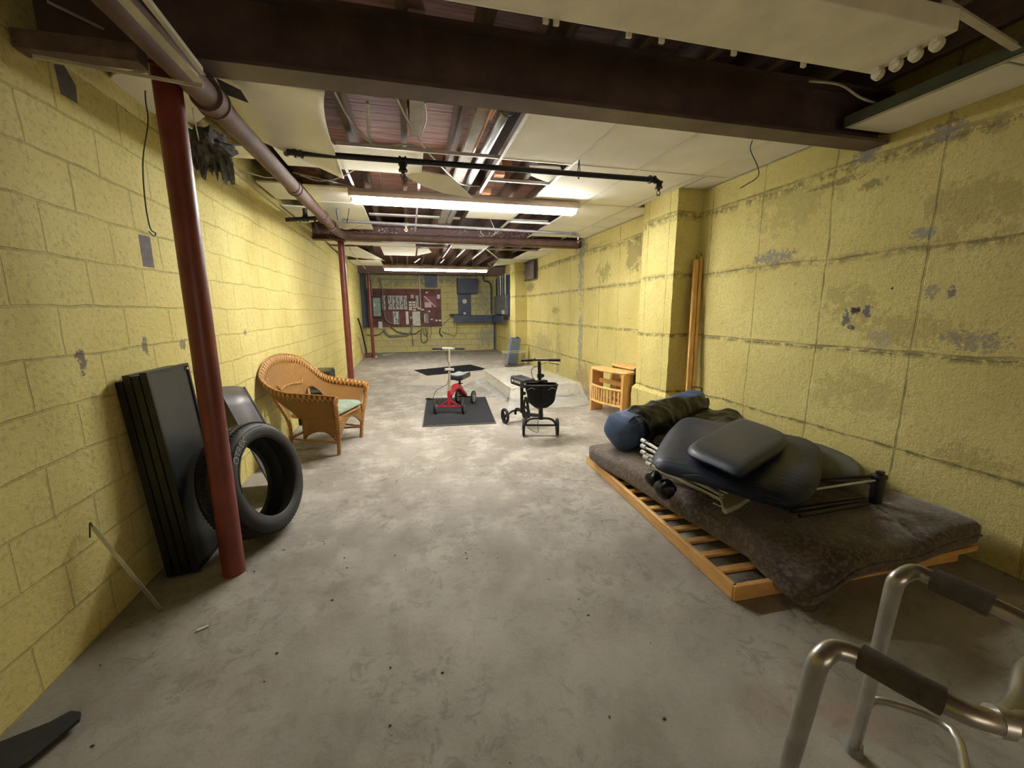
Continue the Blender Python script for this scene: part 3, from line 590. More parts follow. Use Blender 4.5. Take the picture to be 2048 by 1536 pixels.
t = thing('telephone', 'grey wall telephone hanging on the maroon board', 'telephone', (*[q4(1270, 910)[0], 14.564], q4(1270, 910)[1]))
obj('body', MB().rbox(.16, .05, .34, .02, (6, 4, 8), lambda p: (p.x, p.y-.03, p.z)), m_grp, t); obj('handset', MB().tube([(-.05, -.06, .30), (-.05, -.10, .27), (-.05, -.10, .08), (-.05, -.06, .05)], .022, 8), m_wht, t)
onb('small_bell', 1278, 360, 1314, 392, .05, m_wht, 'round white fitting near the top right of the maroon board', 'fitting'); onb('small_fitting', 1312, 686, 1346, 714, .04, m_wht, 'white knob fitting above the wall outlets on the board', 'fitting')
mr = mat('crimson_panel', (.20, .03, .04), .5, 0, .2, 8); onb('red_panel', 1240, 436, 1470, 640, .03, mr, 'crimson square panel at the upper right of the maroon board', 'panel')
onb('notice_card', 1255, 545, 1370, 632, .004, mat('pink_card', (.60, .42, .44), .6), 'pale pink card on the crimson panel', 'card', 14.533)
a, b = q4(1255, 442), q4(1445, 625); one('white_stick', MB().bar((a[0], 14.52, a[1]), (b[0], 14.52, b[1]), .012, .03), m_wht, 'white stick lying slantwise across the crimson panel', 'stick')
onb('grey_plate', 1478, 410, 1528, 482, .02, m_wht, 'pale plate at the right edge of the maroon board', 'plate')
t = thing('wall_outlet', 'pair of white sockets at the lower right of the board', 'outlet', (q4(1395, 860)[0], 14.564, q4(1395, 860)[1]))
for s in (0, .16, .28): obj('socket', B(-.09+s, -.03, -.03+(.05 if s < .1 else 0), -.01+s, 0, .06 if s < .1 else .03), m_wht, t)
onb('utility_box', 1278, 58, 1480, 290, .12, m_navy, 'navy box high on the back wall above the maroon board', 'box', 14.599)
t = thing('fuse_box', 'grey green fuse box with an open front left of the terminal strips', 'fuse box', (-1.0, 14.564, 1.23))
obj('case', B(-.13, -.08, 0, .11, 0, .60), m_green, t); obj('frame', MB().box(-.16, -.09, -.05, -.131, 0, .65).box(.111, -.09, -.05, .14, 0, .65).box(-.131, -.09, .601, .111, 0, .65).box(-.131, -.09, -.05, .111, 0, -.001), m_dk, t); obj('label_plate', B(-.10, -.085, .32, -.06, -.081, .42), m_wht, t)
onb('meter', 440, 870, 505, 990, .06, m_wht, 'small pale meter in a box below the fuse box', 'meter')
one('conduit', MB().tube([(-1.15, 14.5, 2.4), (-1.15, 14.5, 1.25)], .02, 8), m_gpipe, 'upright grey conduit at the left edge of the maroon board', 'conduit')
one('conduit', MB().tube(crom([(-.86, 14.47, 2.45), (-.80, 14.47, 2.0), (-.78, 14.46, 1.3), (-.70, 14.46, 1.05), (-.55, 14.46, .98)], 5), .018, 8), m_gpipe, 'curved grey conduit between the fuse box and the terminal strips', 'conduit')
one('conduit', MB().tube([(.41, 14.52, 2.65), (.41, 14.52, 1.45)], .014, 8), m_wht, 'white upright conduit in the middle of the back wall', 'conduit')
one('conduit', MB().tube([(1.04, 14.57, 2.62), (1.04, 14.57, 2.15)], .012, 8), m_wht, 'white upright conduit beside the navy box', 'conduit')
def hang(pts, r, label, m=m_cable): one('cable', MB().tube(crom([(q4(*p)[0], 14.52, q4(*p)[1]) for p in pts], 6), r, 6), m, label, 'cable')
hang([(240, 1085), (330, 1105), (450, 1085), (560, 1000)], .012, 'black cable swagged under the left of the maroon board')
hang([(520, 1000), (600, 1110), (700, 1120), (900, 1110), (980, 1060), (1015, 950)], .03, 'thick grey bundle of cable drooping under the board', m_gpipe)
hang([(640, 960), (760, 1050), (900, 1080), (1060, 1085), (1160, 1020)], .014, 'black cable drooping under the middle of the board')
hang([(1185, 990), (1165, 1120), (1170, 1220), (1210, 1245), (1275, 1200), (1270, 1100), (1250, 985)], .012, 'black cable hanging in a long loop below the telephone')
hang([(1215, 990), (1220, 1090), (1260, 1130), (1290, 1050), (1285, 990)], .009, 'thin black cable in a short loop below the telephone')
hang([(1365, 880), (1350, 980), (1345, 1090), (1310, 1160)], .007, 'thin dark cable hanging from the wall outlets')
hang([(990, 960), (1005, 1100), (1015, 1300)], .008, 'thin cable hanging straight down below the pale grey cover')
hang([(1515, 990), (1500, 1060), (1510, 1110), (1545, 1140)], .022, 'black plug and cord hanging at the right corner of the board')
hang([(1545, 960), (1700, 820), (1830, 750)], .007, 'thin cord running from the board to the navy shelf')
hang([(1540, 1060), (1680, 1110), (1790, 1130), (1830, 900)], .007, 'thin cord swagged below the navy shelf')
# navy cabinet, panel, shelf with two arms, clock, meter box
t = thing('wall_cabinet', 'navy blue cabinet high on the back wall right of the maroon board', 'cabinet', (2.0, 14.45, 1.97))
obj('body', B(-.34, -.15, 0, .34, .149, .52), m_navy, t, bevel=.004); obj('door', B(-.33, -.168, .015, .33, -.151, .505), m_navy, t, bevel=.003)
obj('knob', MB().ball((.0, -.178, .27), .012), m_perf, t)
t = thing('clock_panel', 'navy blue upright panel carrying the round dial', 'panel', (1.91, 14.56, 1.25))
obj('board', B(-.22, -.04, 0, .22, .039, .715), m_navy, t, bevel=.003); obj('plate', B(-.045, -.046, .02, .035, -.041, .10), m_wht, t)
t = thing('dial_gauge', 'round white dial gauge on the navy panel', 'gauge', (1.91, 14.519, 1.72))
obj('rim', MB().lathe([(.08, 0), (.098, 0), (.098, .03), (.08, .03)], (0, 0, 0), (0, -1, 0), 28, closed=True), m_dk, t); obj('face', MB().cyl((0, 0, 0), (0, -.018, 0), .082, 28), m_wht, t)
obj('pointer', MB().bar((0, -.021, 0), (.03, -.021, .045), .008, .003), m_dk, t)
t = thing('wall_shelf', 'navy blue deep fronted shelf turning the corner below the dial', 'shelf', (2.1, 14.3, 1.0))
obj('front_board', B(-.62, -.06, 0, .90, -.03, .245), m_navy, t, bevel=.004); obj('top_board', B(-.62, -.03, .215, .95, .295, .245), m_navy, t); obj('side_ledge', B(-.72, -.08, .245, -.35, .28, .29), m_dk, t, bevel=.004)
obj('side_board', B(.72, -1.75, 0, .75, -.06, .245), m_navy, t, bevel=.004); obj('side_top', B(.75, -1.75, .215, .948, -.03, .245), m_navy, t)
t = thing('meter_cabinet', 'grey metal meter cabinet in cloudy plastic on the right wall by the corner', 'cabinet', (2.97, 13.4, 1.27))
m_met = mat('dull_metal', (.20, .22, .27), .3, .5, .5, 7, .3, 30)
obj('case', B(-.06, -.85, 0, .079, .85, .62), m_met, t, bevel=.01); obj('back_board', B(.03, -1.0, -.022, .079, 1.0, 1.2), m_navy, t)
m_white = mat('white_paint', (.7, .7, .7), .4)
obj('white_box', B(-.09, -.7, .01, -.061, -.45, .14), m_wht, t)
for k, y in enumerate((-.7, -.35, .0, .35)): obj('conduit', MB().tube([(-.02, y, .62), (-.02, y, 1.25)], .025, 8), [m_wht, m_gpipe, m_wht, m_gpipe][k], t)
one('conduit', MB().tube([(2.95, 14.5, .02), (2.95, 14.5, .98)], .03, 8), m_navy, 'dark upright pipe in the right back corner below the shelf', 'conduit')
one('conduit', MB().tube(crom([(2.55, 14.4, 2.62), (2.6, 14.42, 2.42), (2.78, 14.44, 2.36), (2.84, 14.44, 2.15), (2.84, 14.44, 1.28)], 5), .03, 8), m_navy, 'bent dark pipe at the right back corner above the shelf', 'conduit')
one('wall_duct', B(-1.385, 13.5, .9, -1.30, 14.56, 2.55), m_navy, 'dark boxed duct in the left back corner', 'duct')
# things at the far post
one('floor_box', MB().rbox(.30, .5, .10, .02, (4, 4, 3), lambda p: (p.x-1.27+.02, p.y+13.45, p.z)), mat('rust_red', (.20, .06, .045), .5), 'flat rust red box on the floor behind the far red post', 'box')
t = thing('canister_vacuum_wand', 'black wand leaning in the corner behind the far red post', 'wand', (-1.25, 12.9, 0))
obj('shaft', MB().tube([P(716, 637, x=-1.34), P(722, 655, x=-1.32), P(732, 700, y=13.0), P(733, 706, y=13.0)], .022, 8), m_black, t, world=True); obj('joint', MB().tube([P(731, 694, y=12.99), P(732, 698, y=13.0)], .03, 8), m_perf, t, world=True)
one('white_pole', MB().tube([P(718, 672, x=-1.35), Vector((-1.36, 13.0, .02))], .02, 8), m_wht, 'white pole leaning in the left corner beside the black wand', 'pole')
one('paper_scrap', MB().slab([P(a, b, z=.002) for a, b in ((762, 709), (790, 706), (791, 707), (768, 711))], .003, (0, 0, 1)), m_wht, 'white strip of paper on the floor at the back wall', 'scrap')
one('paper_scrap', MB().rbox(.08, .06, .05, .02, (3, 3, 3), lambda p: (p.x+P(753, 714, z=0).x, p.y+13.15, p.z)), m_wht, 'crumpled white scrap at the foot of the far red post', 'scrap')
# plate on the right wall before the second pilaster
t = thing('wall_hatch', 'grey weathered wooden hatch high on the right wall', 'hatch', (3.02, 10.35-.1, 2.17))
m_hat = mat('weathered_grey_wood', (.16, .135, .145), .85, 0, .45, 10, .5, 30, stretch=(1, 6, 1))
obj('board', B(-.05, -.52, 0, .029, .30, .40), m_hat, t, bevel=.004); obj('frame', MB().box(-.065, -.56, -.02, -.02, -.521, .42).box(-.065, -.52, -.03, -.051, .3, 0).box(-.065, -.52, .40, -.051, .3, .43), mat('dark_weathered', (.05, .04, .045), .8), t)
# blue grey filing box leaning, clear tub
m_bg = mat('blue_grey_plastic', (.17, .22, .33), .4, 0, .1, 8)
t = thing('storage_case', 'tall blue grey plastic case leaning at the foot of the second pilaster', 'case', (2.45, 10.42, 0))
Mr = Matrix.Translation((.12, 0, .01))@Matrix.Rotation(R(9), 4, 'Y')
mb = MB().rbox(.26, .20, .70, .012, (6, 4, 8), lambda p: Mr@p); obj('shell', mb, m_bg, t)
mb = MB(); Mq = Mr
for k in range(5): mb.box(-.12+.05*k, -.108, .03, -.105+.05*k, -.1005, .67, Mq)
obj('rib', mb, mat('pale_blue_plastic', (.34, .40, .50), .4), t)['kind'] = 'stuff'
obj('cap', MB().rbox(.07, .12, .025, .01, (3, 3, 2), lambda p: Mr@(p+Vector((.06, 0, .70)))), m_dk, t)
t = NT('clear_plastic'); m_clear = t.out((.95, .95, .95), .22, 0, None, Transmission_Weight=1.0, IOR=1.05, Alpha=.35)
t = thing('storage_tub', 'empty clear plastic tub behind the mattress', 'tub', (2.55, 10.10, 0))
mb = MB(); V = {}
def ringq(sx, sy, z): return [Vector((a*sx, b*sy, z)) for a, b in ((-1, -1), (1, -1), (1, 1), (-1, 1))]
o_, i_ = [ringq(.23, .15, 0), ringq(.27, .18, .36)], [ringq(.226, .146, .006), ringq(.266, .176, .36)]
v = [[mb.bm.verts.new(p) for p in r_] for r_ in o_+i_]
mb.bm.faces.new(v[0][::-1]); mb.bm.faces.new(v[2])
for i in range(4):
    j = (i+1) % 4; mb.bm.faces.new((v[0][i], v[0][j], v[1][j], v[1][i])); mb.bm.faces.new((v[2][j], v[2][i], v[3][i], v[3][j])); mb.bm.faces.new((v[1][i], v[1][j], v[3][j], v[3][i]))
obj('tub_body', mb, m_clear, t); obj('rim', MB().tube([Vector((a*.275, b*.185, .36)) for a, b in ((-1, -1), (1, -1), (1, 1), (-1, 1))], .006, 6, closed=True), mat('cloudy_rim', (.7, .7, .66), .4), t)
# ================================================================ FLOOR MATS
def matting(name, pts, th, m, label, edge=None):
    q = [P(a, b, z=th) for a, b in pts]; q = [Vector((p.x, p.y, .001)) for p in q]
    t = thing(name, label, 'mat', (sum(p.x for p in q)/4, sum(p.y for p in q)/4, 0)); obj('pile', MB().slab(q, th, (0, 0, 1)), m, t, world=True)
    if edge: obj('binding', MB().tube([p+Vector((0, 0, th)) for p in q], .006, 6, closed=True), edge, t, world=True)
    return t
m_carp = mat('charcoal_carpet', (.026, .027, .032), .98, 0, .35, 60, .6, 200, Specular_IOR_Level=.1)
matting('floor_mat', [(853, 797), (845, 853), (992, 846), (971, 794)], .009, m_carp, 'charcoal carpet mat with a pale edge under the red scooter', mat('mat_binding', (.22, .19, .17), .8))
one('mat_curl', MB().tube(crom([P(852, 798, z=.012), P(856, 797, z=.03), P(866, 798, z=.012)], 4), .012, 6), m_carp, 'turned up corner fold on the charcoal mat', 'fold')
matting('floor_mat', [(828, 740), (855, 751), (975, 738), (940, 729)], .008, mat('black_rubber', (.007, .007, .009), .9, 0, .3, 30, Specular_IOR_Level=.1), 'black rubber mat lying beyond the red scooter')
matting('plastic_sheet', [(808, 770), (853, 751), (1000, 741), (925, 772)], .003, mat('tan_vinyl', (.36, .32, .26), .55, 0, .06, 3), 'thin tan plastic floor sheet between the black mat and the charcoal mat')
# ================================================================ MATTRESS UNDER PLASTIC
t = NT('ticking'); x, y, z = t.sep(); n = t.noise(6, 5)
c = t.mix(t.ramp(n, .42, .6), (.62, .57, .46), (.78, .74, .64)); c = t.mix(t.ramp(t.vor(14), .25, .05), c, (.50, .40, .30))
m_tick = t.out(c, .5, 0, t.bump(t.math('ADD', t.vor(9), t.noise(25, 3)), .5, .02))
t = thing('mattress', 'white quilted mattress lying on the floor beside the black scooter', 'mattress', (2.03, 6.95, 0), R(0))
FL, FR, BR_, BL_ = Vector((1.48, 6.02, 0)), Vector((2.66, 6.20, 0)), Vector((2.50, 8.35, 0)), Vector((1.44, 8.15, 0))
def mp(p):
    u, v = p.x+.5, p.y+.5; q = (FL*(1-u)+FR*u)*(1-v)+(BL_*(1-u)+BR_*u)*v; q.z = .02+p.z*(1+.04*noise.noise(q*3))+.006*noise.noise(q*8); return q
def shrink(s_): return lambda p: mp(Vector((p.x*s_, p.y*s_, p.z)))
obj('ticking_cover', MB().rbox(1, 1, .20, .02, (26, 40, 6), lambda p: mp(p)), m_tick, t, world=True)
obj('piping', MB().tube([mp(Vector((a*.5, b*.5, .195))) for a, b in [(-1, -1), (-.5, -1), (0, -1), (.5, -1), (1, -1), (1, 0), (1, 1), (0, 1), (-1, 1), (-1, 0)]], .008, 6, closed=True), m_tick, t, world=True)
t = NT('plastic_film'); m_film = t.out((.93, .93, .92), .16, 0, t.bump(t.noise(7, 5, dist=1), 1., .06), Transmission_Weight=.15, IOR=1.4, Alpha=.36)
def film(u, v):                                           # sheet spreading from the near edge of the mattress onto the floor
    e = [Vector((1.28, 5.45, 0)), Vector((1.75, 5.55, 0)), Vector((2.2, 5.45, 0)), Vector((2.62, 5.62, 0))]
    k = min(2.999, u*3); i = int(k); lo = e[i]*(1-(k-i))+e[i+1]*(k-i); hi = mp(Vector((-.52+1.04*u, -.515, .205)))
    p = lo*(1-v)+hi*v; p.z = hi.z*v**1.6+.006+.02*abs(noise.noise(p*7)); p.y += .03*noise.noise(p*5); return p
tf = thing('plastic_cover', 'clear plastic film spilling off the near end of the mattress', 'plastic film', (1.9, 5.6, 0))
obj('front_fold', MB().grid(36, 14, film), m_film, tf, world=True)
def film2(u, v):
    hi = mp(Vector((-.515, -.5+u, .205))); lo = Vector((hi.x-.08-.16*u+.03*noise.noise(Vector((u*9, 0, 0))), hi.y+.03, .005)); p = lo*(1-v)+hi*v; p.z = .006+(hi.z-.006)*v**1.8; p.x += .02*noise.noise(p*8); return p
obj('side_fold', MB().grid(36, 8, film2), m_film, tf, world=True)
def film3(u, v):
    p = mp(Vector((-.515+1.03*u, -.515+1.03*v, .205))); p.z += .006+.030*abs(noise.noise(p*4))**1.5; return p
obj('top_fold', MB().grid(30, 50, film3), m_film, tf, world=True)
# ================================================================ KNEE SCOOTERS
m_rub = mat('tyre_rubber', (.012, .012, .013), .7, 0, .3, 30); m_blk2 = mat('satin_black', (.009, .009, .010), .35, 0, .2, 20)
m_chr = mat('chrome', (.70, .70, .72), .34, .9, .1, 10); m_red = mat('gloss_red', (.33, .012, .025), .22, 0, .15, 6); m_vinyl = mat('black_vinyl', (.020, .022, .028), .38, 0, .15, 8, .15, 120)
m_rim = mat('grey_rim', (.25, .26, .26), .35, .3, .1, 20)
def wheel(t, c, ax, r, wd, spokes, rimmat, world=False):
    c = Vector(c); ax = Vector(ax).normalized()
    prof = [(r-.022, -wd/2), (r-.006, -wd/2), (r, -wd/4), (r, wd/4), (r-.006, wd/2), (r-.022, wd/2)]
    w_ = obj('wheel', MB().lathe(prof, c, ax, 32, closed=True), m_rub, t)
    mb = MB().lathe([(r-.034, -wd*.35), (r-.021, -wd*.4), (r-.021, wd*.4), (r-.034, wd*.35)], c, ax, 32, closed=True)
    u = ax.orthogonal().normalized(); v = ax.cross(u)
    for k in range(spokes):
        d = u*cos(2*pi*k/spokes+.3)+v*sin(2*pi*k/spokes+.3); mb.bar(c+d*.012, c+d*(r-.028), .016, wd*.5, ax)
    mb.cyl(c-ax*wd*.6, c+ax*wd*.6, .018, 14); o = obj('rim', mb, rimmat, w_); return w_
def scooter(label, F_, R_, tr, col, black, steer):
    F_, R_ = Vector(F_), Vector(R_); mid = (F_+R_)/2; d = F_-R_; L = d.length/2
    t = thing('knee_scooter', label, 'knee scooter', mid, math.atan2(d.y, d.x)); r = .098
    RS = Matrix.Rotation(steer, 3, 'Z'); pv = Vector((L-.02, 0, 0))
    def Q(p): return pv+RS@(Vector(p)-pv)
    def QL(ps): return [Q(p) for p in ps]
    for x, h in ((L, tr[0]), (-L, tr[1])):
        for s in (-1, 1): wheel(t, Q((x, s*h, r)) if x > 0 else (x, s*h, r), RS@Vector((0, 1, 0)) if x > 0 else (0, 1, 0), r, .030, 3 if black else 5, m_blk2 if black else m_rim)
    f = col
    if not black:
        mb = MB(); mb.bar(Q((L, -tr[0]+.02, r)), Q((L, tr[0]-.02, r)), .022, .02); obj('front_axle', mb, f, t)
        for s in (-1, 1): obj('strut', MB().bar(Q((L, s*.125, r+.01)), Q((L, s*.01, r+.085)), .018, .018), f, t)
        obj('head_tube', MB().tube([(L, 0, r-.01), (L-.02, 0, .31)], .024, 14), f, t)
        arc = crom([(L-.03, 0, .235), (L-.10, 0, .285), (L-.22, 0, .315), (-.05, 0, .29), (-.17, 0, .21), (-L+.02, 0, .125)], 5)
        obj('arched_frame', MB().tube(arc, [.034+.010*sin(pi*i/(len(arc)-1)) for i in range(len(arc))], 14, flat=1.25), f, t)
        def M(v): return Vector((L-.075-v.x*1.0, .0345, .262+v.y+v.x*-.25))
        obj('badge', MB().bar((L-.045, .030, .262), (L-.135, .035, .292), .004, .032), m_white, t)
        obj('rear_axle', MB().tube([(-L, -tr[1]+.02, r), (-L, tr[1]-.02, r)], .014, 10), m_blk2, t)
        obj('seat_post', MB().tube([(-.10, 0, .27), (-.10, 0, .40)], .017, 12).box(-.125, -.04, .335, -.075, .04, .345), m_blk2, t)
        sx, sz = -.13, .41
        obj('seat', MB().rbox(.38, .20, .085, .025, (12, 8, 5), lambda p: (p.x+sx, p.y, p.z+sz-.012*(1 if p.z > .04 else 0)*(1-(p.y/.085)**2))), m_vinyl, t)
        obj('seat_bracket', MB().box(sx-.12, -.03, sz-.015, sx+.12, .03, sz), m_blk2, t)
        st = [(L-.02, 0, .30), (L-.075, 0, .875)]
        obj('stem', MB().tube([st[0], (L-.045, 0, .56)], .018, 14).tube([(L-.045, 0, .56), st[1]], .013, 12), m_chr, t)
        obj('clamp', MB().tube([(L-.024, 0, .33), (L-.03, 0, .37)], .027, 12), m_chr, t)
        obj('clamp', MB().tube([(L-.046, -.055, .60), (L-.046, .055, .60)], .018, 10).box(L-.07, -.06, .585, L-.03, -.03, .615).box(L-.07, .03, .585, L-.03, .06, .615), m_chr, t)
        hb = (L-.078, .88); gl = .13; bar = m_chr; side = -1
    else:
        fr = crom([(L, -tr[0]+.01, r+.02), (L, -tr[0]+.045, r+.075), (L, -.08, r+.10), (L, .08, r+.10), (L, tr[0]-.045, r+.075), (L, tr[0]-.01, r+.02)], 5)
        obj('front_hoop', MB().tube(QL(fr), .013, 10), f, t); obj('front_axle', MB().tube(QL([(L, -tr[0]+.02, r+.02), (L, tr[0]-.02, r+.02)]), .011, 10), f, t)
        obj('head_tube', MB().tube([(L, 0, r+.085), (L-.02, 0, .36)], .024, 14), f, t)
        obj('lower_beam', MB().bar((L-.02, 0, .225), (-.06, 0, .16), .03, .04), f, t); obj('upper_beam', MB().bar((L-.03, 0, .31), (-.06, 0, .36), .03, .035), f, t)
        obj('frame_ring', MB().tube([(-.045+.055*cos(a), 0, .22+.12*sin(a)) for a in (2*pi*k/24 for k in range(24))], .016, 8, closed=True), f, t)
        obj('seat_post', MB().tube([(-.15, 0, .16), (-.15, 0, .50)], .020, 12), f, t)
        obj('knob', MB().ball((-.15, .035, .40), .024), f, t)
        rb = crom([(-.15, 0, .17), (-.24, 0, .19), (-L, 0, r+.06), (-L, 0, r)], 4); obj('rear_beam', MB().tube(rb, .016, 10), f, t)
        obj('rear_axle', MB().tube([(-L, -tr[1]+.02, r), (-L, -.05, r+.05), (-L, .05, r+.05), (-L, tr[1]-.02, r)], .013, 10), f, t)
        sx, sz = -.13, .50
        obj('seat', MB().rbox(.37, .17, .115, .03, (14, 8, 5), lambda p: (p.x+sx, p.y, p.z+sz-(.03*(1-(p.y/.085)**2)*(1-(p.x/.19)**2) if p.z > .06 else 0))), m_vinyl, t)
        def M(v): return Vector((sx-.0+v.x*1.0, -.0862, sz+.055+v.y)) 
        lg = MB().text('ELENKER', .042, lambda v: M(Vector((v.x+.02, v.y, 0)))+Vector((0, -v.z, 0)), .0006)
        obj('lettering', lg, m_white, t, smooth=0); obj('logo', MB().cyl((sx-.105, -.0855, sz+.055), (sx-.105, -.0868, sz+.055), .016, 14), m_white, t)
        obj('stem', MB().tube([(L-.02, 0, .34), (L-.055, 0, .84)], .019, 14), f, t)
        obj('clamp', MB().tube([(L-.04, -.0, .655), (L-.043, 0, .70)], .030, 12).ball((L-.04, .035, .68), .022), f, t)
        # fabric basket hung in front of the stem
        bk = thing_basket(t, L, Q)
        hb = (L-.058, .85); gl = .13; bar = m_blk2; side = 1
    hx, hz = hb; w2 = .215
    obj('handlebar', MB().tube(QL([(hx, -w2, hz+.003), (hx, -.05, hz+.006), (hx, .05, hz+.006), (hx, w2, hz+.003)]), .0125, 12), bar, t)
    for s in (-1, 1): obj('grip', MB().tube(QL([(hx, s*(w2-gl), hz+.005), (hx, s*(w2+.004), hz+.003)]), .0165, 12), m_rub, t)
    s = side if not black else 1
    lev = crom([(hx+.01, s*.075, hz-.005), (hx+.04, s*.10, hz-.025), (hx+.045, s*.15, hz-.03), (hx+.03, s*.20, hz-.045)], 4)
    obj('brake_lever', MB().tube(QL(lev), .005, 6), m_blk2, t); obj('bell_mount', MB().ball(Q((hx, -s*.07, hz+.015)), .014), m_blk2, t)
    if not black: cab = [(hx+.03, -.06, hz-.01), (hx+.05, -.02, hz-.10), (hx+.04, .012, .60), (L-.02, -.01, .45), (L+.03, -.03, .40), (L+.06, -.16, .33), (L+.05, -.22, .18), (L, -tr[0]-.01, r+.03)]
    else: cab = [(hx+.03, .06, hz-.02), (hx+.02, -.08, hz-.08), (hx+.02, -.10, .70), (L+.01, -.05, .55), (L+.02, -.02, .30), (L+.02, -.03, .14), (L+.03, -.03, .045), (L, -.10, .06), (L, -tr[0]+.04, r)]
    obj('brake_cable', MB().tube(crom(QL(cab), 6), .0035, 6), m_cable, t)
    return t
m_bask = mat('black_nylon', (.008, .009, .012), .55, 0, .2, 10, .5, 9, Specular_IOR_Level=.25)
def thing_basket(t, L, Q):
    def f(u, v):
        a = 2*pi*u; sx, sy = .095*(1-.25*(1-v)), .175*(.62+.38*v**.6); ca, sa = cos(a), sin(a)
        x = L+.115+sx*math.copysign(abs(ca)**.45, ca); y = sy*math.copysign(abs(sa)**.45, sa); z = .36+.25*v
        if v < .25: k = v/.25; x = L+.115+(x-L-.115)*k**.4; y *= k**.4; z -= .02*(1-k)
        return Q((x+.006*noise.noise(Vector((x, y, z))*20), y+.006*noise.noise(Vector((y, z, x))*20), z))
    b = obj('basket', MB().grid(48, 16, f), m_bask, t, solid=.004)
    ring = [f(k/40, 1) for k in range(40)]; obj('basket_rim', MB().tube(ring, .009, 8, closed=True), m_blk2, b)
    obj('basket_bracket', MB().box(L-.04, -.06, .615, L+.03, .06, .635), m_blk2, b)
    for s in (-1, 1): obj('handle_strap', MB().tube(crom([Q((L+.216, s*.11-.04, .565)), Q((L+.222, s*.11, .59)), Q((L+.216, s*.11+.04, .572))], 5), .007, 6, flat=.4), m_grp, b)
    return b
scooter('red knee scooter with chrome stem standing on the charcoal mat', (.48, 5.53, .011), (.785, 6.12, .011), (.19, .125), m_red, False, R(12.6))
scooter('black knee scooter with a fabric basket standing before the mattress', (1.40, 4.28, 0), (1.26, 4.90, 0), (.19, .15), m_blk2, True, R(-28))
# ================================================================ WICKER CHAIR
t = NT('wicker'); uv = t.sep(t.tc.outputs['UV']); a = t.math('SINE', t.math('MULTIPLY', uv[0], 6.283)); b = t.math('SINE', t.math('MULTIPLY', uv[1], 6.283))
w_ = t.math('MULTIPLY', a, b); k = t.ramp(w_, -.8, .8); c = t.mix(k, (.10, .038, .008), (.58, .30, .07)); c = t.mix(t.math('MULTIPLY', t.ramp(t.noise(7, 4), .4, .7), .3), c, (.30, .125, .035))
m_wick = t.out(c, .5, 0, t.bump(k, .8, .008))
t = NT('cane_wrap'); n = t.vor(70); c = t.mix(t.ramp(n, .1, .6), (.17, .065, .018), (.50, .24, .07)); m_cane = t.out(c, .42, 0, t.bump(n, .6, .004))
m_pad = mat('sage_cushion', (.20, .26, .20), .85, 0, .25, 25, .4, 60)
t = thing('wicker_armchair', 'honey coloured wicker armchair with a sage green seat pad by the left wall', 'armchair', (-.935, 4.53, 0), R(-15))
half = [(.34, -.40, .58), (.14, -.42, .60), (-.06, -.44, .62), (-.20, -.46, .67), (-.31, -.44, .77), (-.355, -.31, .865), (-.385, -.14, .91)]
rim = crom([Vector(p) for p in half]+[Vector((-.395, 0, .92))]+[Vector((p[0], -p[1], p[2])) for p in half[::-1]], 6)
low_ = [(.29, -.31, .37), (.12, -.31, .37), (-.04, -.30, .37), (-.13, -.27, .37), (-.19, -.22, .37), (-.225, -.13, .37), (-.24, -.06, .37)]
lowc = crom([Vector(p) for p in low_]+[Vector((-.245, 0, .37))]+[Vector((p[0], -p[1], p[2])) for p in low_[::-1]], 6)
N = len(rim)-1
def clampw(p): p.x = max(p.x, (-1.383+.935-.259*p.y)/.966); return p
def shell(u, v):
    i = u*N; k = min(N-1, int(i)); f_ = i-k; hi = rim[k]*(1-f_)+rim[k+1]*f_; lo = lowc[k]*(1-f_)+lowc[k+1]*f_
    w1 = min(u, 1-u); g_ = max(0, 1-((w1-.27)/.10)**2)**.5 if abs(w1-.27) < .10 else 0; lo = lo.lerp(hi, .52*g_)
    return clampw(lo*(1-v)+hi*v)
obj('woven_back', MB().grid(84, 18, shell, uvs=(78, 26)), m_wick, t, solid=.014)
def roll(u, v):
    i = u*N; k = min(N-1, int(i)); f_ = i-k; c = rim[k]*(1-f_)+rim[k+1]*f_; d = (rim[k+1]-rim[k]).normalized()
    outw = (c-shell(u, .8)).normalized(); q = d.cross(outw).normalized(); a = 2*pi*v
    r1 = .036+.012*sin(pi*u); return clampw(c+(outw*cos(a)*r1+q*sin(a)*.020))
obj('rolled_rim', MB().grid(130, 12, roll, uvs=(60, 2)), m_wick, t)
obj('rim_braid', MB().tube([clampw(roll(i/150, .0)+Vector((.008, 0, 0))) for i in range(151)], .007, 6), m_cane, t)
for s in (-1, 1):
    obj('leg', MB().tube(crom([(.34, s*.40, .58), (.33, s*.36, .40), (.31, s*.31, .25), (.285, s*.285, 0)], 4), [.020]*13, 10), m_cane, t)
    obj('leg', MB().tube(crom([(-.33, s*.36, .78), (-.28, s*.30, .55), (-.22, s*.235, .33), (-.24, s*.18, .14), (-.29, s*.145, 0)], 4), .017, 10), m_cane, t)
    obj('side_panel', MB().grid(14, 12, lambda u, v: Vector((.315-.36*u, s*(.325-.02*u), .17+.21*v+.12*sin(pi*u)*(1-v)*.6)), uvs=(13, 10)), m_wick, t, solid=.010)
    obj('scroll', MB().tube([Vector((.345, s*.40+s*.035*cos(a), .565+.035*sin(a))) for a in (2*pi*k/16 for k in range(16))], .011, 6, closed=True), m_cane, t)
    obj('stretcher', MB().tube(crom([(.29, s*.285, .13), (0, s*.06, .22), (-.27, -s*.15, .12)], 6), .012, 8), m_cane, t)
    obj('stretcher', MB().tube([(.29, s*.285, .12), (-.265, s*.155, .12)], .011, 8), m_cane, t)
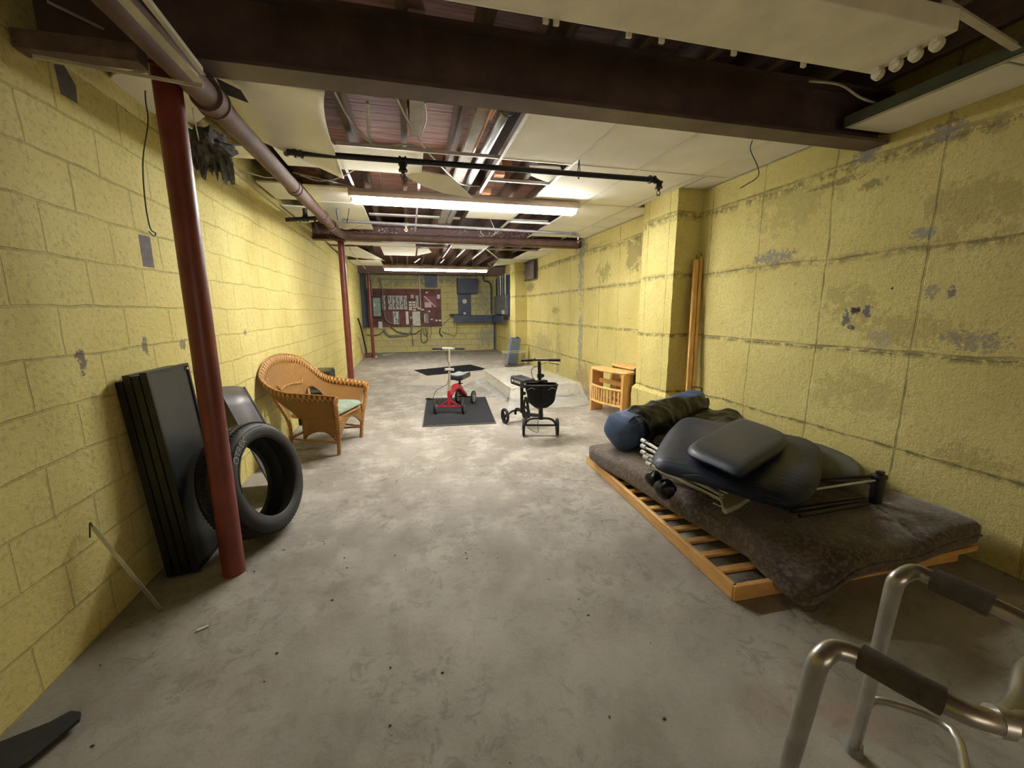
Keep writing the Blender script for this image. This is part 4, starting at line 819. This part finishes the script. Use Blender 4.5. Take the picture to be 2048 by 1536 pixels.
obj('front_apron', MB().grid(16, 10, lambda u, v: Vector((.30, -.29+.58*u, .36-.20*(1-v)*(1-.75*sin(pi*u)))), uvs=(18, 7)), m_wick, t, solid=.012)
obj('seat_deck', MB().pillow([(.30, -.29), (.30, .29), (-.18, .24), (-.22, 0), (-.18, -.24)], .345, .04, puff=.1), m_cane, t)
obj('seat_pad', MB().pillow([(.31, -.27), (.33, 0), (.31, .27), (-.05, .27), (-.19, .15), (-.20, 0), (-.19, -.15), (-.05, -.27)], .365, .09, puff=.5), m_pad, t)
obj('back_trim', MB().tube([shell(.36+.28*k/20, .52)+Vector((.012, 0, 0)) for k in range(21)], .009, 6), m_cane, t)
# black case behind the chair
t = thing('black_case', 'glossy black case standing behind the wicker chair against the left wall', 'case', (-1.22, 6.05, 0))
m_gb = mat('glossy_black', (.008, .009, .013), .32, 0, .1, 10, Specular_IOR_Level=.3)
obj('body', MB().rbox(.30, 1.1, .42, .04, (6, 14, 8), lambda p: (p.x, p.y-.1, p.z)), m_gb, t); obj('lid', MB().rbox(.26, .50, .19, .04, (6, 8, 5), lambda p: (p.x+.0, p.y+.18, p.z+.40)), m_gb, t)
obj('latch', MB().rbox(.03, .16, .03, .008, (3, 5, 3), lambda p: (p.x+.02, p.y-.15, p.z+.44)), m_chr, t)
# ================================================================ TYRE, PANELS, SHEET, ROD AT THE LEFT WALL
t = NT('tyre_tread'); x, y, z = t.sep(); n = t.noise(40, 3); m_tyre = t.out(t.mix(n, (.010, .010, .011), (.028, .028, .031)), .6, 0, t.bump(n, .2, .003))
nn = Vector((.93, -.26, .25)).normalized(); fc = Vector((-.880, 2.715, .36)); Rr = .348; Wd = .225; cc = fc-nn*Wd/2
cc.z = Rr*math.sqrt(1-nn.z**2)+Wd/2*abs(nn.z)+.0
t = thing('car_tire', 'wide black car tire leaning behind the nearest red post', 'tire', (cc.x, cc.y, 0))
hw = Wd/2; prof = [(.245, hw-.012), (.262, hw), (.30, hw+.006), (.322, hw-.004), (.338, hw-.022), (Rr, hw-.05), (Rr, -hw+.05), (.338, -hw+.022), (.322, -hw+.004), (.30, -hw-.006), (.262, -hw), (.245, -hw+.012), (.258, -hw+.03), (.30, -hw+.04), (.325, -hw+.07), (.325, hw-.07), (.30, hw-.04), (.258, hw-.03)]
obj('casing', MB().lathe(prof, cc, nn, 96, closed=True), m_tyre, t, world=True)
u = nn.orthogonal().normalized(); v = nn.cross(u); mb = MB()
for k in range(84):
    a = 2*pi*k/84; d = u*cos(a)+v*sin(a); tg = nn.cross(d)
    for s in (-1, 1): mb.bar(cc+d*(Rr+.002)+nn*s*.02, cc+d*(Rr-.002)+nn*s*(hw-.03)+tg*.012*s, .013, .008, d)
tr = obj('tread_block', mb, m_tyre, t, world=True); tr['kind'] = 'stuff'
mb = MB()
for s in (-.055, .0, .055): mb.lathe([(Rr-.002, s-.012), (Rr+.005, s-.011), (Rr+.005, s+.011), (Rr-.002, s+.012)], cc, nn, 84, closed=True)
obj('tread_rib', mb, m_tyre, t, world=True)['kind'] = 'stuff'
obj('bead_ring', MB().lathe([(.246, hw-.01), (.256, hw-.001), (.262, hw+.001), (.254, hw-.012)], cc, nn, 84, closed=True), m_rub, t, world=True)
# raised lettering running around the upper left shoulder
upv = (Vector((0, 0, 1))-nn*nn.z).normalized(); rgt = upv.cross(nn)
def tyM(v):
    a = R(128)-v.x/.292; r_ = .292+v.y; return cc+(rgt*cos(a)+upv*sin(a))*r_+nn*(hw+.004+v.z)
m_let = mat('raised_rubber', (.20, .20, .20), .5)
obj('lettering', MB().text('OTREK', .056, tyM, .0015), m_let, t, world=True, smooth=0)
for rr_ in (.266, .318): obj('shoulder_line', MB().tube([cc+(rgt*cos(a)+upv*sin(a))*rr_+nn*(hw+.002) for a in (R(75)+R(105)*k/40 for k in range(41))], .0018, 5), m_rub, t, world=True)
# stack of black framed panels leaning on the wall
m_pan = mat('dusty_black_sheet', (.030, .033, .036), .30, 0, .45, 2.5, .1, 60); m_pf = mat('black_frame', (.007, .007, .007), .35, 0, .2, 12)
for k in range(4):
    xb = -1.172-.037*k; xt = -1.262-.034*k; lean = math.asin((xb-xt)/1.08); y0 = 2.36-.004*k; zl = [1.10, 1.085, 1.09, 1.06][k]
    M = Matrix.Translation((xb, y0, .012+.01*0))@Matrix.Rotation(-lean, 4, 'Y'); t = thing('framed_panel', ['front panel of the black framed stack leaning on the left wall, showing its grey face', 'second panel of the leaning black framed stack', 'third panel of the leaning black framed stack', 'rearmost panel of the black framed stack, against the block wall'][k], 'panel', (xb, y0+.2, 0))
    wd_ = .40
    obj('sheet', MB().box(-.020, .012, .012, -.006, wd_-.012, zl-.012, M), m_pan, t, world=True)
    mb = MB()
    for q in ((-.029, 0, 0, .002, .016, zl), (-.029, wd_-.016, 0, .002, wd_, zl), (-.029, .016, 0, .002, wd_-.016, .016), (-.029, .016, zl-.016, .002, wd_-.016, zl)): mb.box(*q, M)
    obj('frame', mb, m_pf, t, world=True)
    if k == 0: obj('rivet', MB().ball(M@Vector((.004, wd_-.03, zl-.03)), .007), m_perf, t, world=True)
t = thing('metal_sheet', 'dark grey ribbed sheet leaning on the left wall behind the tire', 'sheet', (-1.1, 3.5, 0))
m_sh = mat('dark_grey_sheet', (.085, .08, .085), .32, .2, .2, 5, .1, 40)
c0, c1, c2, c3 = Vector((-1.375, 3.36, .86)), Vector((-1.375, 3.90, .745)), Vector((-.93, 3.55, .01)), Vector((-1.0, 3.17, .01))
def sh(u, v):
    p = (c0*(1-u)+c1*u)*(1-v)+(c3*(1-u)+c2*u)*v; b = .03*sin(pi*u*1.0)+(.014 if .74 < u < .80 else 0)-(.01 if u > .86 else 0); return p+Vector((.8, 0, .5))*b
obj('sheet', MB().grid(50, 6, sh), m_sh, t, world=True, solid=.006)
t = thing('metal_rod', 'thin bare metal strip leaning on the left wall with a hooked tip', 'rod', (-1.25, 2.05, 0))
a, b = P(186, 1054, x=-1.345), P(320, 1218, z=.008); obj('strip', MB().bar(a, b, .004, .018, (1, 0, 0)), m_chr, t, world=True)
obj('hook', MB().tube(crom([a, P(180, 1046, x=-1.36), P(180, 1075, x=-1.38)], 4), .003, 5), m_cable, t, world=True)
one('edging_strip', MB().slab([P(x_, y_, z=.02) for x_, y_ in ((-40, 1506), (100, 1450), (142, 1427), (163, 1429), (160, 1443), (60, 1528), (-40, 1590))], .012, (0, 0, 1)), m_rub, 'black strip lying on the floor at the bottom left corner', 'strip')
one('white_chip', MB().rbox(.045, .012, .008, .003, (4, 3, 2), lambda p: (Matrix.Translation(P(406, 1258, z=0))@Matrix.Rotation(.5, 4, 'Z'))@p), m_wht, 'small white chip on the floor below the leaning rod', 'chip')
random.seed(3); mb = MB()
for k in range(46):
    p = Vector((random.uniform(.0, 1.0), random.uniform(.9, 2.4), .002)); mb.ball(p, random.uniform(.0012, .0028), (1, 1, .6), 6)
g = one('glitter_grit', mb, mat('glass_grit', (.9, .9, .88), .15), 'tiny glinting grit scattered on the middle of the near floor', 'grit'); g['kind'] = 'stuff'
random.seed(5); mb = MB()
for k in range(60):
    p = Vector((random.uniform(-1.3, 1.2), random.uniform(.8, 2.6), .002)); mb.ball(p, random.uniform(.002, .005), (random.uniform(.6, 2), 1, .4), 6)
g = one('floor_crumbs', mb, mat('dark_crumb', (.04, .035, .03), .9), 'dark crumbs scattered on the near floor', 'crumbs'); g['kind'] = 'stuff'
# ================================================================ FUTON ARMS AND LEANING RAILS
t = NT('honey_wood'); x, y, z = t.sep(); n = t.noise(4, 5, vec=t.xyz(t.math('MULTIPLY', x, 6), t.math('MULTIPLY', y, 6), t.math('MULTIPLY', z, 1.2)), dist=.6)
m_wood = t.out(t.mix(t.ramp(n, .3, .7), (.60, .33, .10), (.82, .50, .19)), .38, 0, t.bump(n, .05, .002))
t = NT('honey_wood_long'); x, y, z = t.sep(); n = t.noise(4, 5, vec=t.xyz(t.math('MULTIPLY', x, 2), t.math('MULTIPLY', y, 1.), t.math('MULTIPLY', z, 8)), dist=.6)
m_woodl = t.out(t.mix(t.ramp(n, .3, .7), (.58, .32, .10), (.80, .48, .18)), .4, 0, t.bump(n, .05, .002))
def futon_arm(label, loc, rz, group=None):
    t = thing('magazine_rack', label, 'magazine rack', loc, rz, group)
    for s in (-1, 1): obj('post', MB().box(s*.31-.022, -.065, 0, s*.31+.022, .145, .585), m_wood, t, bevel=.008)
    top = [(-.36, .16), (-.36, -.03), (-.30, -.06), (-.15, -.095), (0, -.105), (.15, -.095), (.30, -.06), (.36, -.03), (.36, .16)]
    obj('arm_top', MB().slab([Vector((a, b, .586)) for a, b in top], .034, (0, 0, 1)), m_wood, t, bevel=.012)
    bow = lambda a: -.045-.055*(1-(a/.30)**2)
    obj('upper_rail', MB().tube([Vector((a/10*.03, bow(a/10*.03), .375)) for a in range(-96, 97, 12)], .018, 8), m_wood, t)
    obj('lower_rail', MB().tube([Vector((a/10*.03, bow(a/10*.03), .165)) for a in range(-96, 97, 12)], .018, 8), m_wood, t)
    for k in range(10): a = -.255+.0567*k; obj('slat', MB().bar((a, bow(a), .165), (a, bow(a), .375), .026, .014, (0, 1, 0)), m_wood, t)
    obj('back_rail', MB().box(-.29, .07, .40, .29, .09, .46), m_wood, t); obj('back_rail', MB().box(-.29, .07, .12, .29, .09, .18), m_wood, t)
    return t
futon_arm('honey wood futon arm with a slatted magazine rack, in front of its twin', (2.575, 4.95, 0), math.atan2(-.97, .24))
futon_arm('honey wood futon arm behind the first, half hidden by the pilaster', (2.87, 4.985, .03), math.atan2(-.97, .12))
one('brown_throw', MB().pillow([(2.75, 4.615), (2.79, 4.615), (2.80, 4.68), (2.76, 4.68)], 0, .46, fn=lambda q, a, s: (q.x+.03*noise.noise(q*14), q.y+.03*noise.noise(q*12), q.z+.21+.03*noise.noise(q*9)), puff=.7), mat('dark_brown_cloth', (.09, .045, .03), .9, 0, .5, 12, .6, 30), 'dark brown bundle stuffed behind the futon arm post', 'bundle')
for k, (xa, xb, h, lb) in enumerate(((2.93, 2.985, 1.92, 'wider honey wood board leaning in the corner beside the first pilaster'), (2.995, 3.03, 1.95, 'narrow grooved honey wood board leaning at the wall side of its neighbour'))):
    t = thing('wood_board', lb, 'board', ((xa+xb)/2, 3.75, 0)); x_ = (xa+xb)/2; w_ = xb-xa
    obj('plank', MB().bar((x_-.07, 3.74+.0, .01), (x_+.015, 3.885, h), w_, .028, (0, -1, 0)), m_wood, t, world=True, bevel=.005)
    obj('dowel', MB().tube([(x_+.015, 3.885, h), (x_+.018, 3.89, h+.045)], .004, 6), m_blk2, t, world=True)
# ================================================================ FUTON FRAME AND MATTRESS
t = thing('slatted_bed_base', 'honey wood slatted futon frame lying flat on the floor', 'futon frame', (2.2, 2.4, 0))
A_, B_, C_, D_ = Vector((1.48, 1.475, 0)), Vector((1.555, 3.36, 0)), Vector((2.95, 3.30, 0)), Vector((2.93, 1.44, 0))
rz_ = Vector((0, 0, .04))
obj('rail', MB().bar(A_+rz_, B_+rz_, .028, .078), m_woodl, t, world=True, bevel=.004); obj('rail', MB().bar(D_+rz_, C_+rz_, .028, .078), m_woodl, t, world=True, bevel=.004)
obj('end_board', MB().bar(A_+rz_+Vector((-.01, .0, 0)), D_+rz_, .030, .078), m_woodl, t, world=True, bevel=.004); obj('end_board', MB().bar(B_+rz_, C_+rz_, .028, .078), m_woodl, t, world=True, bevel=.004)
for k in range(13):
    f_ = (k+1)/13.6; a = A_.lerp(B_, f_); b = D_.lerp(C_, f_); obj('slat', MB().bar(a+Vector((.012, 0, .062)), b+Vector((-.012, 0, .062)), .042, .016), m_woodl, t, world=True, bevel=.002)
one('hinged_rail', MB().bar((2.06, 1.385, .105), (2.95, 1.40, .115), .065, .03), m_woodl, 'second honey wood rail under the near edge of the brown futon mattress', 'rail')
t = NT('brown_suede'); n = t.noise(5, 7, .7); n2 = t.noise(45, 4); c = t.mix(t.ramp(n, .35, .65), (.030, .019, .013), (.105, .070, .050)); c = t.mix(t.math('MULTIPLY', t.ramp(n2, .48, .62), .6), c, (.19, .145, .12))
m_sue = t.out(c, .85, 0, t.bump(t.math('ADD', n, t.math('MULTIPLY', n2, .3)), .6, .015), Sheen_Weight=.3)
E1, E2, E3, E4 = Vector((1.70, 1.30, 0)), Vector((2.97, 1.36, 0)), Vector((2.98, 3.30, 0)), Vector((1.47, 3.22, 0))
def fm(p):
    u, v = p.x+.5, p.y+.5; q = (E1*(1-u)+E2*u)*(1-v)+(E4*(1-u)+E3*u)*v; e = (4*u*(1-u))**.35*(4*v*(1-v))**.35
    zt = p.z; s_ = (zt-.10)/.10; z = .17+s_*.10*(.55+.55*e); z += .02*noise.noise(q*2.2)+.012*noise.noise(q*5)*(1 if s_ > 0 else .2)
    cor = max(0, 1-((u/.22)**2+(v/.16)**2)); z -= .085*cor; cr2 = max(0, 1-(((1-u)/.5)**2+(v/.3)**2)); z += .03*cr2
    if s_ > .5: z -= .02*max(0, 1-abs(u-.62-.1*sin(v*5))/.02)*(v < .35)
    q.z = max(z, .012 if cor > 0 else .083); q.x = min(q.x, 3.035); return q
t = thing('futon_mattress', 'thick brown suede futon mattress sprawled on the slatted frame', 'futon mattress', (2.25, 2.3, .08))
obj('cover', MB().rbox(1, 1, .20, .04, (44, 56, 8), fm), m_sue, t, world=True)
pts = [fm(Vector((-.5+k/30, -.5, .10))) for k in range(1, 30)]; obj('piping', MB().tube([p+Vector((0, -.004, .0)) for p in pts], .006, 6), m_sue, t, world=True)
# ================================================================ HEAP ON THE FUTON
m_nv = NT('navy_vinyl'); n = m_nv.noise(90, 3); m_nv = m_nv.out(m_nv.mix(m_nv.noise(3, 3), (.010, .015, .034), (.016, .022, .048)), .42, 0, m_nv.bump(n, .12, .003), Specular_IOR_Level=.28)
m_nv2 = NT('navy_vinyl_stripe'); x, y, z = m_nv2.sep(); rb = m_nv2.math('ABSOLUTE', m_nv2.math('SINE', m_nv2.math('MULTIPLY', m_nv2.math('ADD', m_nv2.math('MULTIPLY', x, .75), m_nv2.math('MULTIPLY', y, .66)), 62)))
m_nv2 = m_nv2.out(m_nv2.mix(m_nv2.noise(3, 3), (.010, .015, .034), (.018, .025, .050)), .46, 0, m_nv2.bump(m_nv2.ramp(rb, 0, .25), .5, .006), Specular_IOR_Level=.28)
ZC = .44
out_ = [P(a, b, z=ZC) for a, b in ((1303, 922), (1322, 893), (1345, 862), (1362, 849), (1385, 847), (1430, 856), (1500, 870), (1570, 880), (1620, 890), (1642, 905), (1645, 930), (1640, 965), (1625, 990), (1595, 1003), (1560, 1004), (1500, 990), (1430, 972), (1350, 950), (1312, 938))]
t = thing('vinyl_cushion', 'large navy blue vinyl seat cushion with a rounded end, on top of the futon heap', 'cushion', (2.05, 2.1, .34))
cx = sum(p.x for p in out_)/len(out_); cy = sum(p.y for p in out_)/len(out_)
tilt = lambda q, a, s: (q.x, q.y, q.z+.02*(q.y-cy)-.0*(q.x-cx)+.02*noise.noise(q*3))
obj('cover', MB().pillow([(p.x, p.y) for p in out_], ZC-.055, .13, fn=tilt, puff=.22, sub=3), m_nv2, t, world=True)
zt = ZC+.042
seam = crom([P(a, b, z=zt) for a, b in ((1312, 922), (1350, 860), (1368, 853))], 5)
ZP = .548
outp = [P(a, b, z=ZP) for a, b in ((1374, 905), (1380, 897), (1420, 873), (1470, 847), (1486, 844), (1530, 858), (1566, 873), (1575, 884), (1570, 898), (1530, 926), (1492, 950), (1476, 954), (1430, 935), (1382, 914))]
t = thing('vinyl_pad', 'smaller navy blue vinyl pad with stitched lines lying on the large cushion', 'cushion', (2.0, 2.05, .49))
px_ = sum(p.x for p in outp)/len(outp); py_ = sum(p.y for p in outp)/len(outp)
obj('cover', MB().pillow([(p.x, p.y) for p in outp], ZP-.035, .085, puff=.20, sub=3), m_nv, t, world=True)
for pl in (((1405, 906), (1418, 899), (1432, 893), (1440, 888), (1436, 884), (1428, 882)), ((1420, 915), (1432, 906), (1450, 897), (1460, 890), (1461, 884), (1450, 879)), ((1457, 862), (1475, 866), (1487, 864), (1500, 857), (1506, 853)), ((1452, 868), (1476, 874), (1492, 872), (1508, 864), (1520, 857))):
    obj('seam', MB().tube(crom([P(a, b, z=ZP+.006) for a, b in pl], 5), .0065, 8), m_nv, t, world=True)
# blue duffel, black drape
m_blue = mat('blue_nylon', (.035, .07, .17), .5, 0, .35, 5, .6, 14); m_drape = mat('black_nylon_shine', (.006, .0065, .007), .40, 0, .4, 6, .9, 9, Specular_IOR_Level=.3)
ax = [Vector((1.60, 2.90, .415)), Vector((1.80, 3.01, .42)), Vector((2.15, 3.18, .44)), Vector((2.55, 3.37, .47)), Vector((2.84, 3.52, .50))]
t = thing('duffel_bag', 'long blue nylon sleeping bag sack under the black drape', 'bag', (2.1, 3.1, .25)); axc = crom(ax, 6)
dax = (ax[-1]-ax[0]).normalized(); nq = dax.cross(Vector((0, 0, 1))).normalized()      # nq points to the camera side
def axp(u): i = min(max(u, 0), 1)*(len(axc)-1); k = min(len(axc)-2, int(i)); return axc[k].lerp(axc[k+1], i-k)
def duf(u, v):
    c = axp(u); e = min(u, 1-u); r_ = (.178-.055*u)*min(1, (e/.07))**.45 if e > 0 else .001; a = 2*pi*v; p = c+(nq*cos(a)+Vector((0, 0, 1))*sin(a)*.9)*r_*(1+.05*cos(5*a+2))
    return p+(nq*cos(a)+Vector((0, 0, 1))*sin(a))*(.014*noise.noise(p*8)+.006*sin(a*2+u*60)*(1 if u < .3 else 0))*(r_/.17)
obj('sack', MB().grid(60, 32, duf), m_blue, t, world=True)
obj('drawcord', MB().tube(crom([duf(.96, .2), duf(.97, .2)+Vector((.02, .0, .04)), duf(.95, .2)+Vector((-.04, .0, .05)), duf(.93, .2)+Vector((-.09, 0, .04))], 5), .006, 6), m_cable, t, world=True)
for v0 in (.10, .16): obj('welt', MB().tube([duf(.04+.2*k/20, v0)+Vector((0, 0, .003)) for k in range(21)], .004, 5), mat('navy_welt', (.015, .03, .08), .5), t, world=True)
def dr(u, v):                                             # thrown over the camera side of the sack and spread toward the cushion
    s_ = .20+.72*v; c = axp(s_); r_ = .178-.055*s_+.022; left = max(0, 1-v/.10)
    if u < .5: a0 = 100-75*max(0, v-.25)/.75; a = R(a0)-R(a0+15)*u*2; p = c+nq*cos(a)*r_+Vector((0, 0, 1))*sin(a)*r_*.95
    else:
        k = (u-.5)*2; a = R(-15); p = c+nq*(cos(a)*r_+.42*k)+Vector((0, 0, 1))*(sin(a)*r_*.95); p.z = p.z*(1-k)+(.30+.12*sin(pi*min(1, k*1.1))*(.4+.6*v))*k; p += dax*(.14*k)
    p += Vector((0, 0, 1))*(.030*noise.noise(Vector((p.x*4, p.y*7, 0)))+.016*noise.noise(Vector((p.x*10, p.y*16, 2))))+nq*.02*abs(noise.noise(p*9))
    p.z = max(p.z-.03*left, .29); p.x = min(p.x, 3.0); return p
one('black_drape', MB().grid(70, 80, dr), m_drape, 'crumpled shiny black nylon cover thrown over the blue sack', 'cover', solid=.005)
for p_, rr_, lb in ((P(1308, 958, z=.30), .055, 'small black bundle at the left tip of the cot poles'), (P(1330, 978, z=.30), .062, 'larger glossy black bundle hanging over the futon edge below the poles')):
    one('plastic_bundle', MB().grid(20, 12, lambda u, v: p_+Vector((cos(2*pi*u)*sin(pi*v), sin(2*pi*u)*sin(pi*v), cos(pi*v)))*rr_*(1+.25*noise.noise(Vector((cos(2*pi*u)*2, sin(2*pi*u)*2, v*4+rr_*90))))), m_drape, lb, 'bundle')
# folded cot poles with white end caps
m_al = mat('white_aluminium', (.62, .62, .60), .3, .3, .08, 10); m_bei = mat('beige_plastic', (.40, .37, .28), .5, 0, .1, 10)
t = thing('folded_cot', 'bundle of white metal cot poles with white end caps under the navy cushion', 'cot', (1.7, 2.2, .26))
ends = [(1286, 881), (1285, 892), (1285, 904), (1290, 914), (1295, 927), (1302, 934)]
for k, (a, b) in enumerate(ends):
    s0 = P(a, b, z=.42-.022*k); e0 = Vector((1.80+.02*(k % 2), 1.92-.012*k, .315-.012*k)); d = (e0-s0).normalized()
    o = obj('pole', MB().tube([s0, e0], .009, 8), m_al, t, world=True); obj('end_cap', MB().tube([s0-d*.012, s0+d*.03], .0155, 10), m_white, t, world=True)
    obj('brace', MB().tube([s0+d*.06+Vector((.012, 0, .004)), e0.lerp(s0, .2)+Vector((.02, .01, -.01))], .005, 6), m_al, t, world=True)
fp = [P(a, b, z=.285) for a, b in ((1437, 988), (1450, 986), (1460, 990), (1500, 1002), (1478, 1018), (1452, 1029), (1446, 1026))]
obj('foot_bracket', MB().slab(fp, .03, (0, 0, 1)), m_bei, t, world=True, bevel=.004)
for k in range(5): s0 = P(1443+1.2*k, 990+7.5*k, z=.315-.008*k); obj('foot_tip', MB().ball(s0, .013), m_bei, t, world=True)
for k in range(3): obj('pole', MB().tube([P(1410+8*k, 974+16*k, z=.32-.01*k), P(1446, 993+11*k, z=.31-.01*k)], .004, 6), m_al, t, world=True)
# black folding stand and grey green pad behind
m_pad2 = mat('grey_green_vinyl', (.055, .062, .055), .6, 0, .2, 6, .2, 40)
one('folded_pad', MB().pillow([(2.42, 1.90), (2.66, 1.78), (2.95, 2.05), (3.0, 2.45), (2.6, 2.45)], .31, .09, puff=.3, fn=lambda q, a, s: (q.x, q.y, q.z)), m_pad2, 'dark grey green padded panel between the navy cushion and the wall', 'pad')
t = thing('folding_stand', 'black folding stand with a blocky foot at the right end of the heap', 'stand', (2.60, 1.66, .27))
obj('foot', MB().rbox(.055, .05, .16, .012, (4, 4, 6), lambda p: (p.x*(1+.3*p.z/.16)+2.605, p.y+1.665, p.z+.27)), m_blk2, t, world=True, bevel=.0)
obj('head', MB().rbox(.075, .06, .035, .012, (4, 4, 3), lambda p: (p.x+2.60, p.y+1.665, p.z+.425)), m_blk2, t, world=True)
obj('lever', MB().rbox(.04, .03, .02, .006, (3, 3, 2), lambda p: (p.x+2.60, p.y+1.66, p.z+.46)), m_blk2, t, world=True)
obj('rod', MB().tube([(2.58, 1.67, .445), (2.15, 1.84, .40)], .010, 8), m_blk2, t, world=True); obj('rod', MB().tube([(2.57, 1.66, .425), (2.15, 1.76, .36)], .007, 8), m_al, t, world=True)
for k in range(3): obj('rod', MB().tube([(2.55-.02*k, 1.70-.03*k, .30), (2.0, 1.72-.05*k, .30)], .012, 8), m_blk2, t, world=True)
# ================================================================ WALKING FRAME
m_wal = mat('dull_aluminium', (.50, .48, .45), .33, .85, .15, 14, .1, 60); m_foam = mat('worn_foam_grip', (.085, .07, .055), .95, 0, .35, 25, .5, 60)
t = thing('walking_frame', 'scuffed aluminium walking frame with wrapped hand grips at the bottom right', 'walking frame', (1.0, .5, 0))
zh = .865; rT = .0150
def wpath(pts, n=5): return crom(pts, n)
NB = P(1652, 1305, z=zh-.005); FB = P(1808, 1147, z=zh-.005)
nfoot = P(1520, 1740, z=0); ffoot = Vector((1.32, .79, 0))
h1, h2, h3 = P(1730, 1318, z=zh), P(1888, 1404, z=zh-.006), P(1995, 1441, z=zh-.02)
def leg(bend, foot, h): d = (foot-bend).normalized(); return [foot+Vector((0, 0, .02)), bend+d*.30, bend+d*.075, bend+d*.030, bend.lerp(h, .06)+Vector((0, 0, .006))]
n_pts = leg(P(1635, 1325, z=zh-.01), nfoot, h1)+[P(1672, 1299, z=zh+.004), h1, h1.lerp(h2, .5), h2, P(1950, 1432, z=zh-.010), P(2010, 1446, z=zh-.02), P(2060, 1448, z=zh-.03), P(2095, 1490, z=zh-.10)]
nl = P(2095, 1490, z=zh-.10); nrear = nl+Vector((.10, -.18, 0)); nrear.z = 0
obj('near_frame', MB().tube(wpath(n_pts+[nl.lerp(nrear, .5), nrear+Vector((0, 0, .02))]), rT, 14), m_wal, t, world=True)
g1, g2, g3 = P(1885, 1167, z=zh), P(2010, 1222, z=zh-.004), P(2060, 1250, z=zh-.01)
f_pts = leg(P(1790, 1163, z=zh-.01), ffoot, g1)+[P(1828, 1143, z=zh+.004), P(1858, 1154, z=zh+.002), g1, g2, g3, P(2110, 1290, z=zh-.03), P(2150, 1360, z=zh-.10)]
fl = P(2150, 1360, z=zh-.10); frear = fl+Vector((.16, -.08, 0)); frear.z = 0
obj('far_frame', MB().tube(wpath(f_pts+[fl.lerp(frear, .5), frear+Vector((0, 0, .02))]), rT, 14), m_wal, t, world=True)
obj('hand_grip', MB().tube([P(1722, 1313, z=zh), P(1800, 1357, z=zh), P(1886, 1403, z=zh-.005)], rT+.005, 14), m_foam, t, world=True)
obj('hand_grip', MB().tube([P(1866, 1159, z=zh), P(1930, 1186, z=zh), P(1985, 1212, z=zh-.004)], rT+.008, 14), m_foam, t, world=True)
for ft in (nfoot, ffoot, nrear, frear): obj('rubber_tip', MB().tube([ft, ft+Vector((0, 0, .045))], [.024, .019], 14), m_grp, t, world=True)
br0 = ffoot.lerp(P(1790, 1163, z=zh-.01), .36)
obj('side_brace', MB().tube(wpath([br0, br0+Vector((.03, -.02, .035)), br0+Vector((.10, -.13, .045)), frear.lerp(fl, .48)+Vector((-.1, .1, .02)), frear.lerp(fl, .45)]), .010, 10), m_wal, t, world=True)
br1 = nfoot.lerp(P(1635, 1325, z=zh-.01), .36); obj('side_brace', MB().tube(wpath([br1, br1+Vector((.03, -.02, .035)), nrear.lerp(nl, .48)+Vector((-.08, .12, .02)), nrear.lerp(nl, .45)]), .010, 10), m_wal, t, world=True)
obj('cross_bar', MB().tube(wpath([P(2005, 1440, z=zh-.02), P(2040, 1405, z=zh-.03), P(2060, 1340, z=zh-.03), fl.lerp(g3, .4)]), rT, 12), m_wal, t, world=True)
obj('joint_collar', MB().tube([P(1985, 1440, z=zh-.018), P(2012, 1446, z=zh-.02)], rT+.005, 12), m_chr, t, world=True)
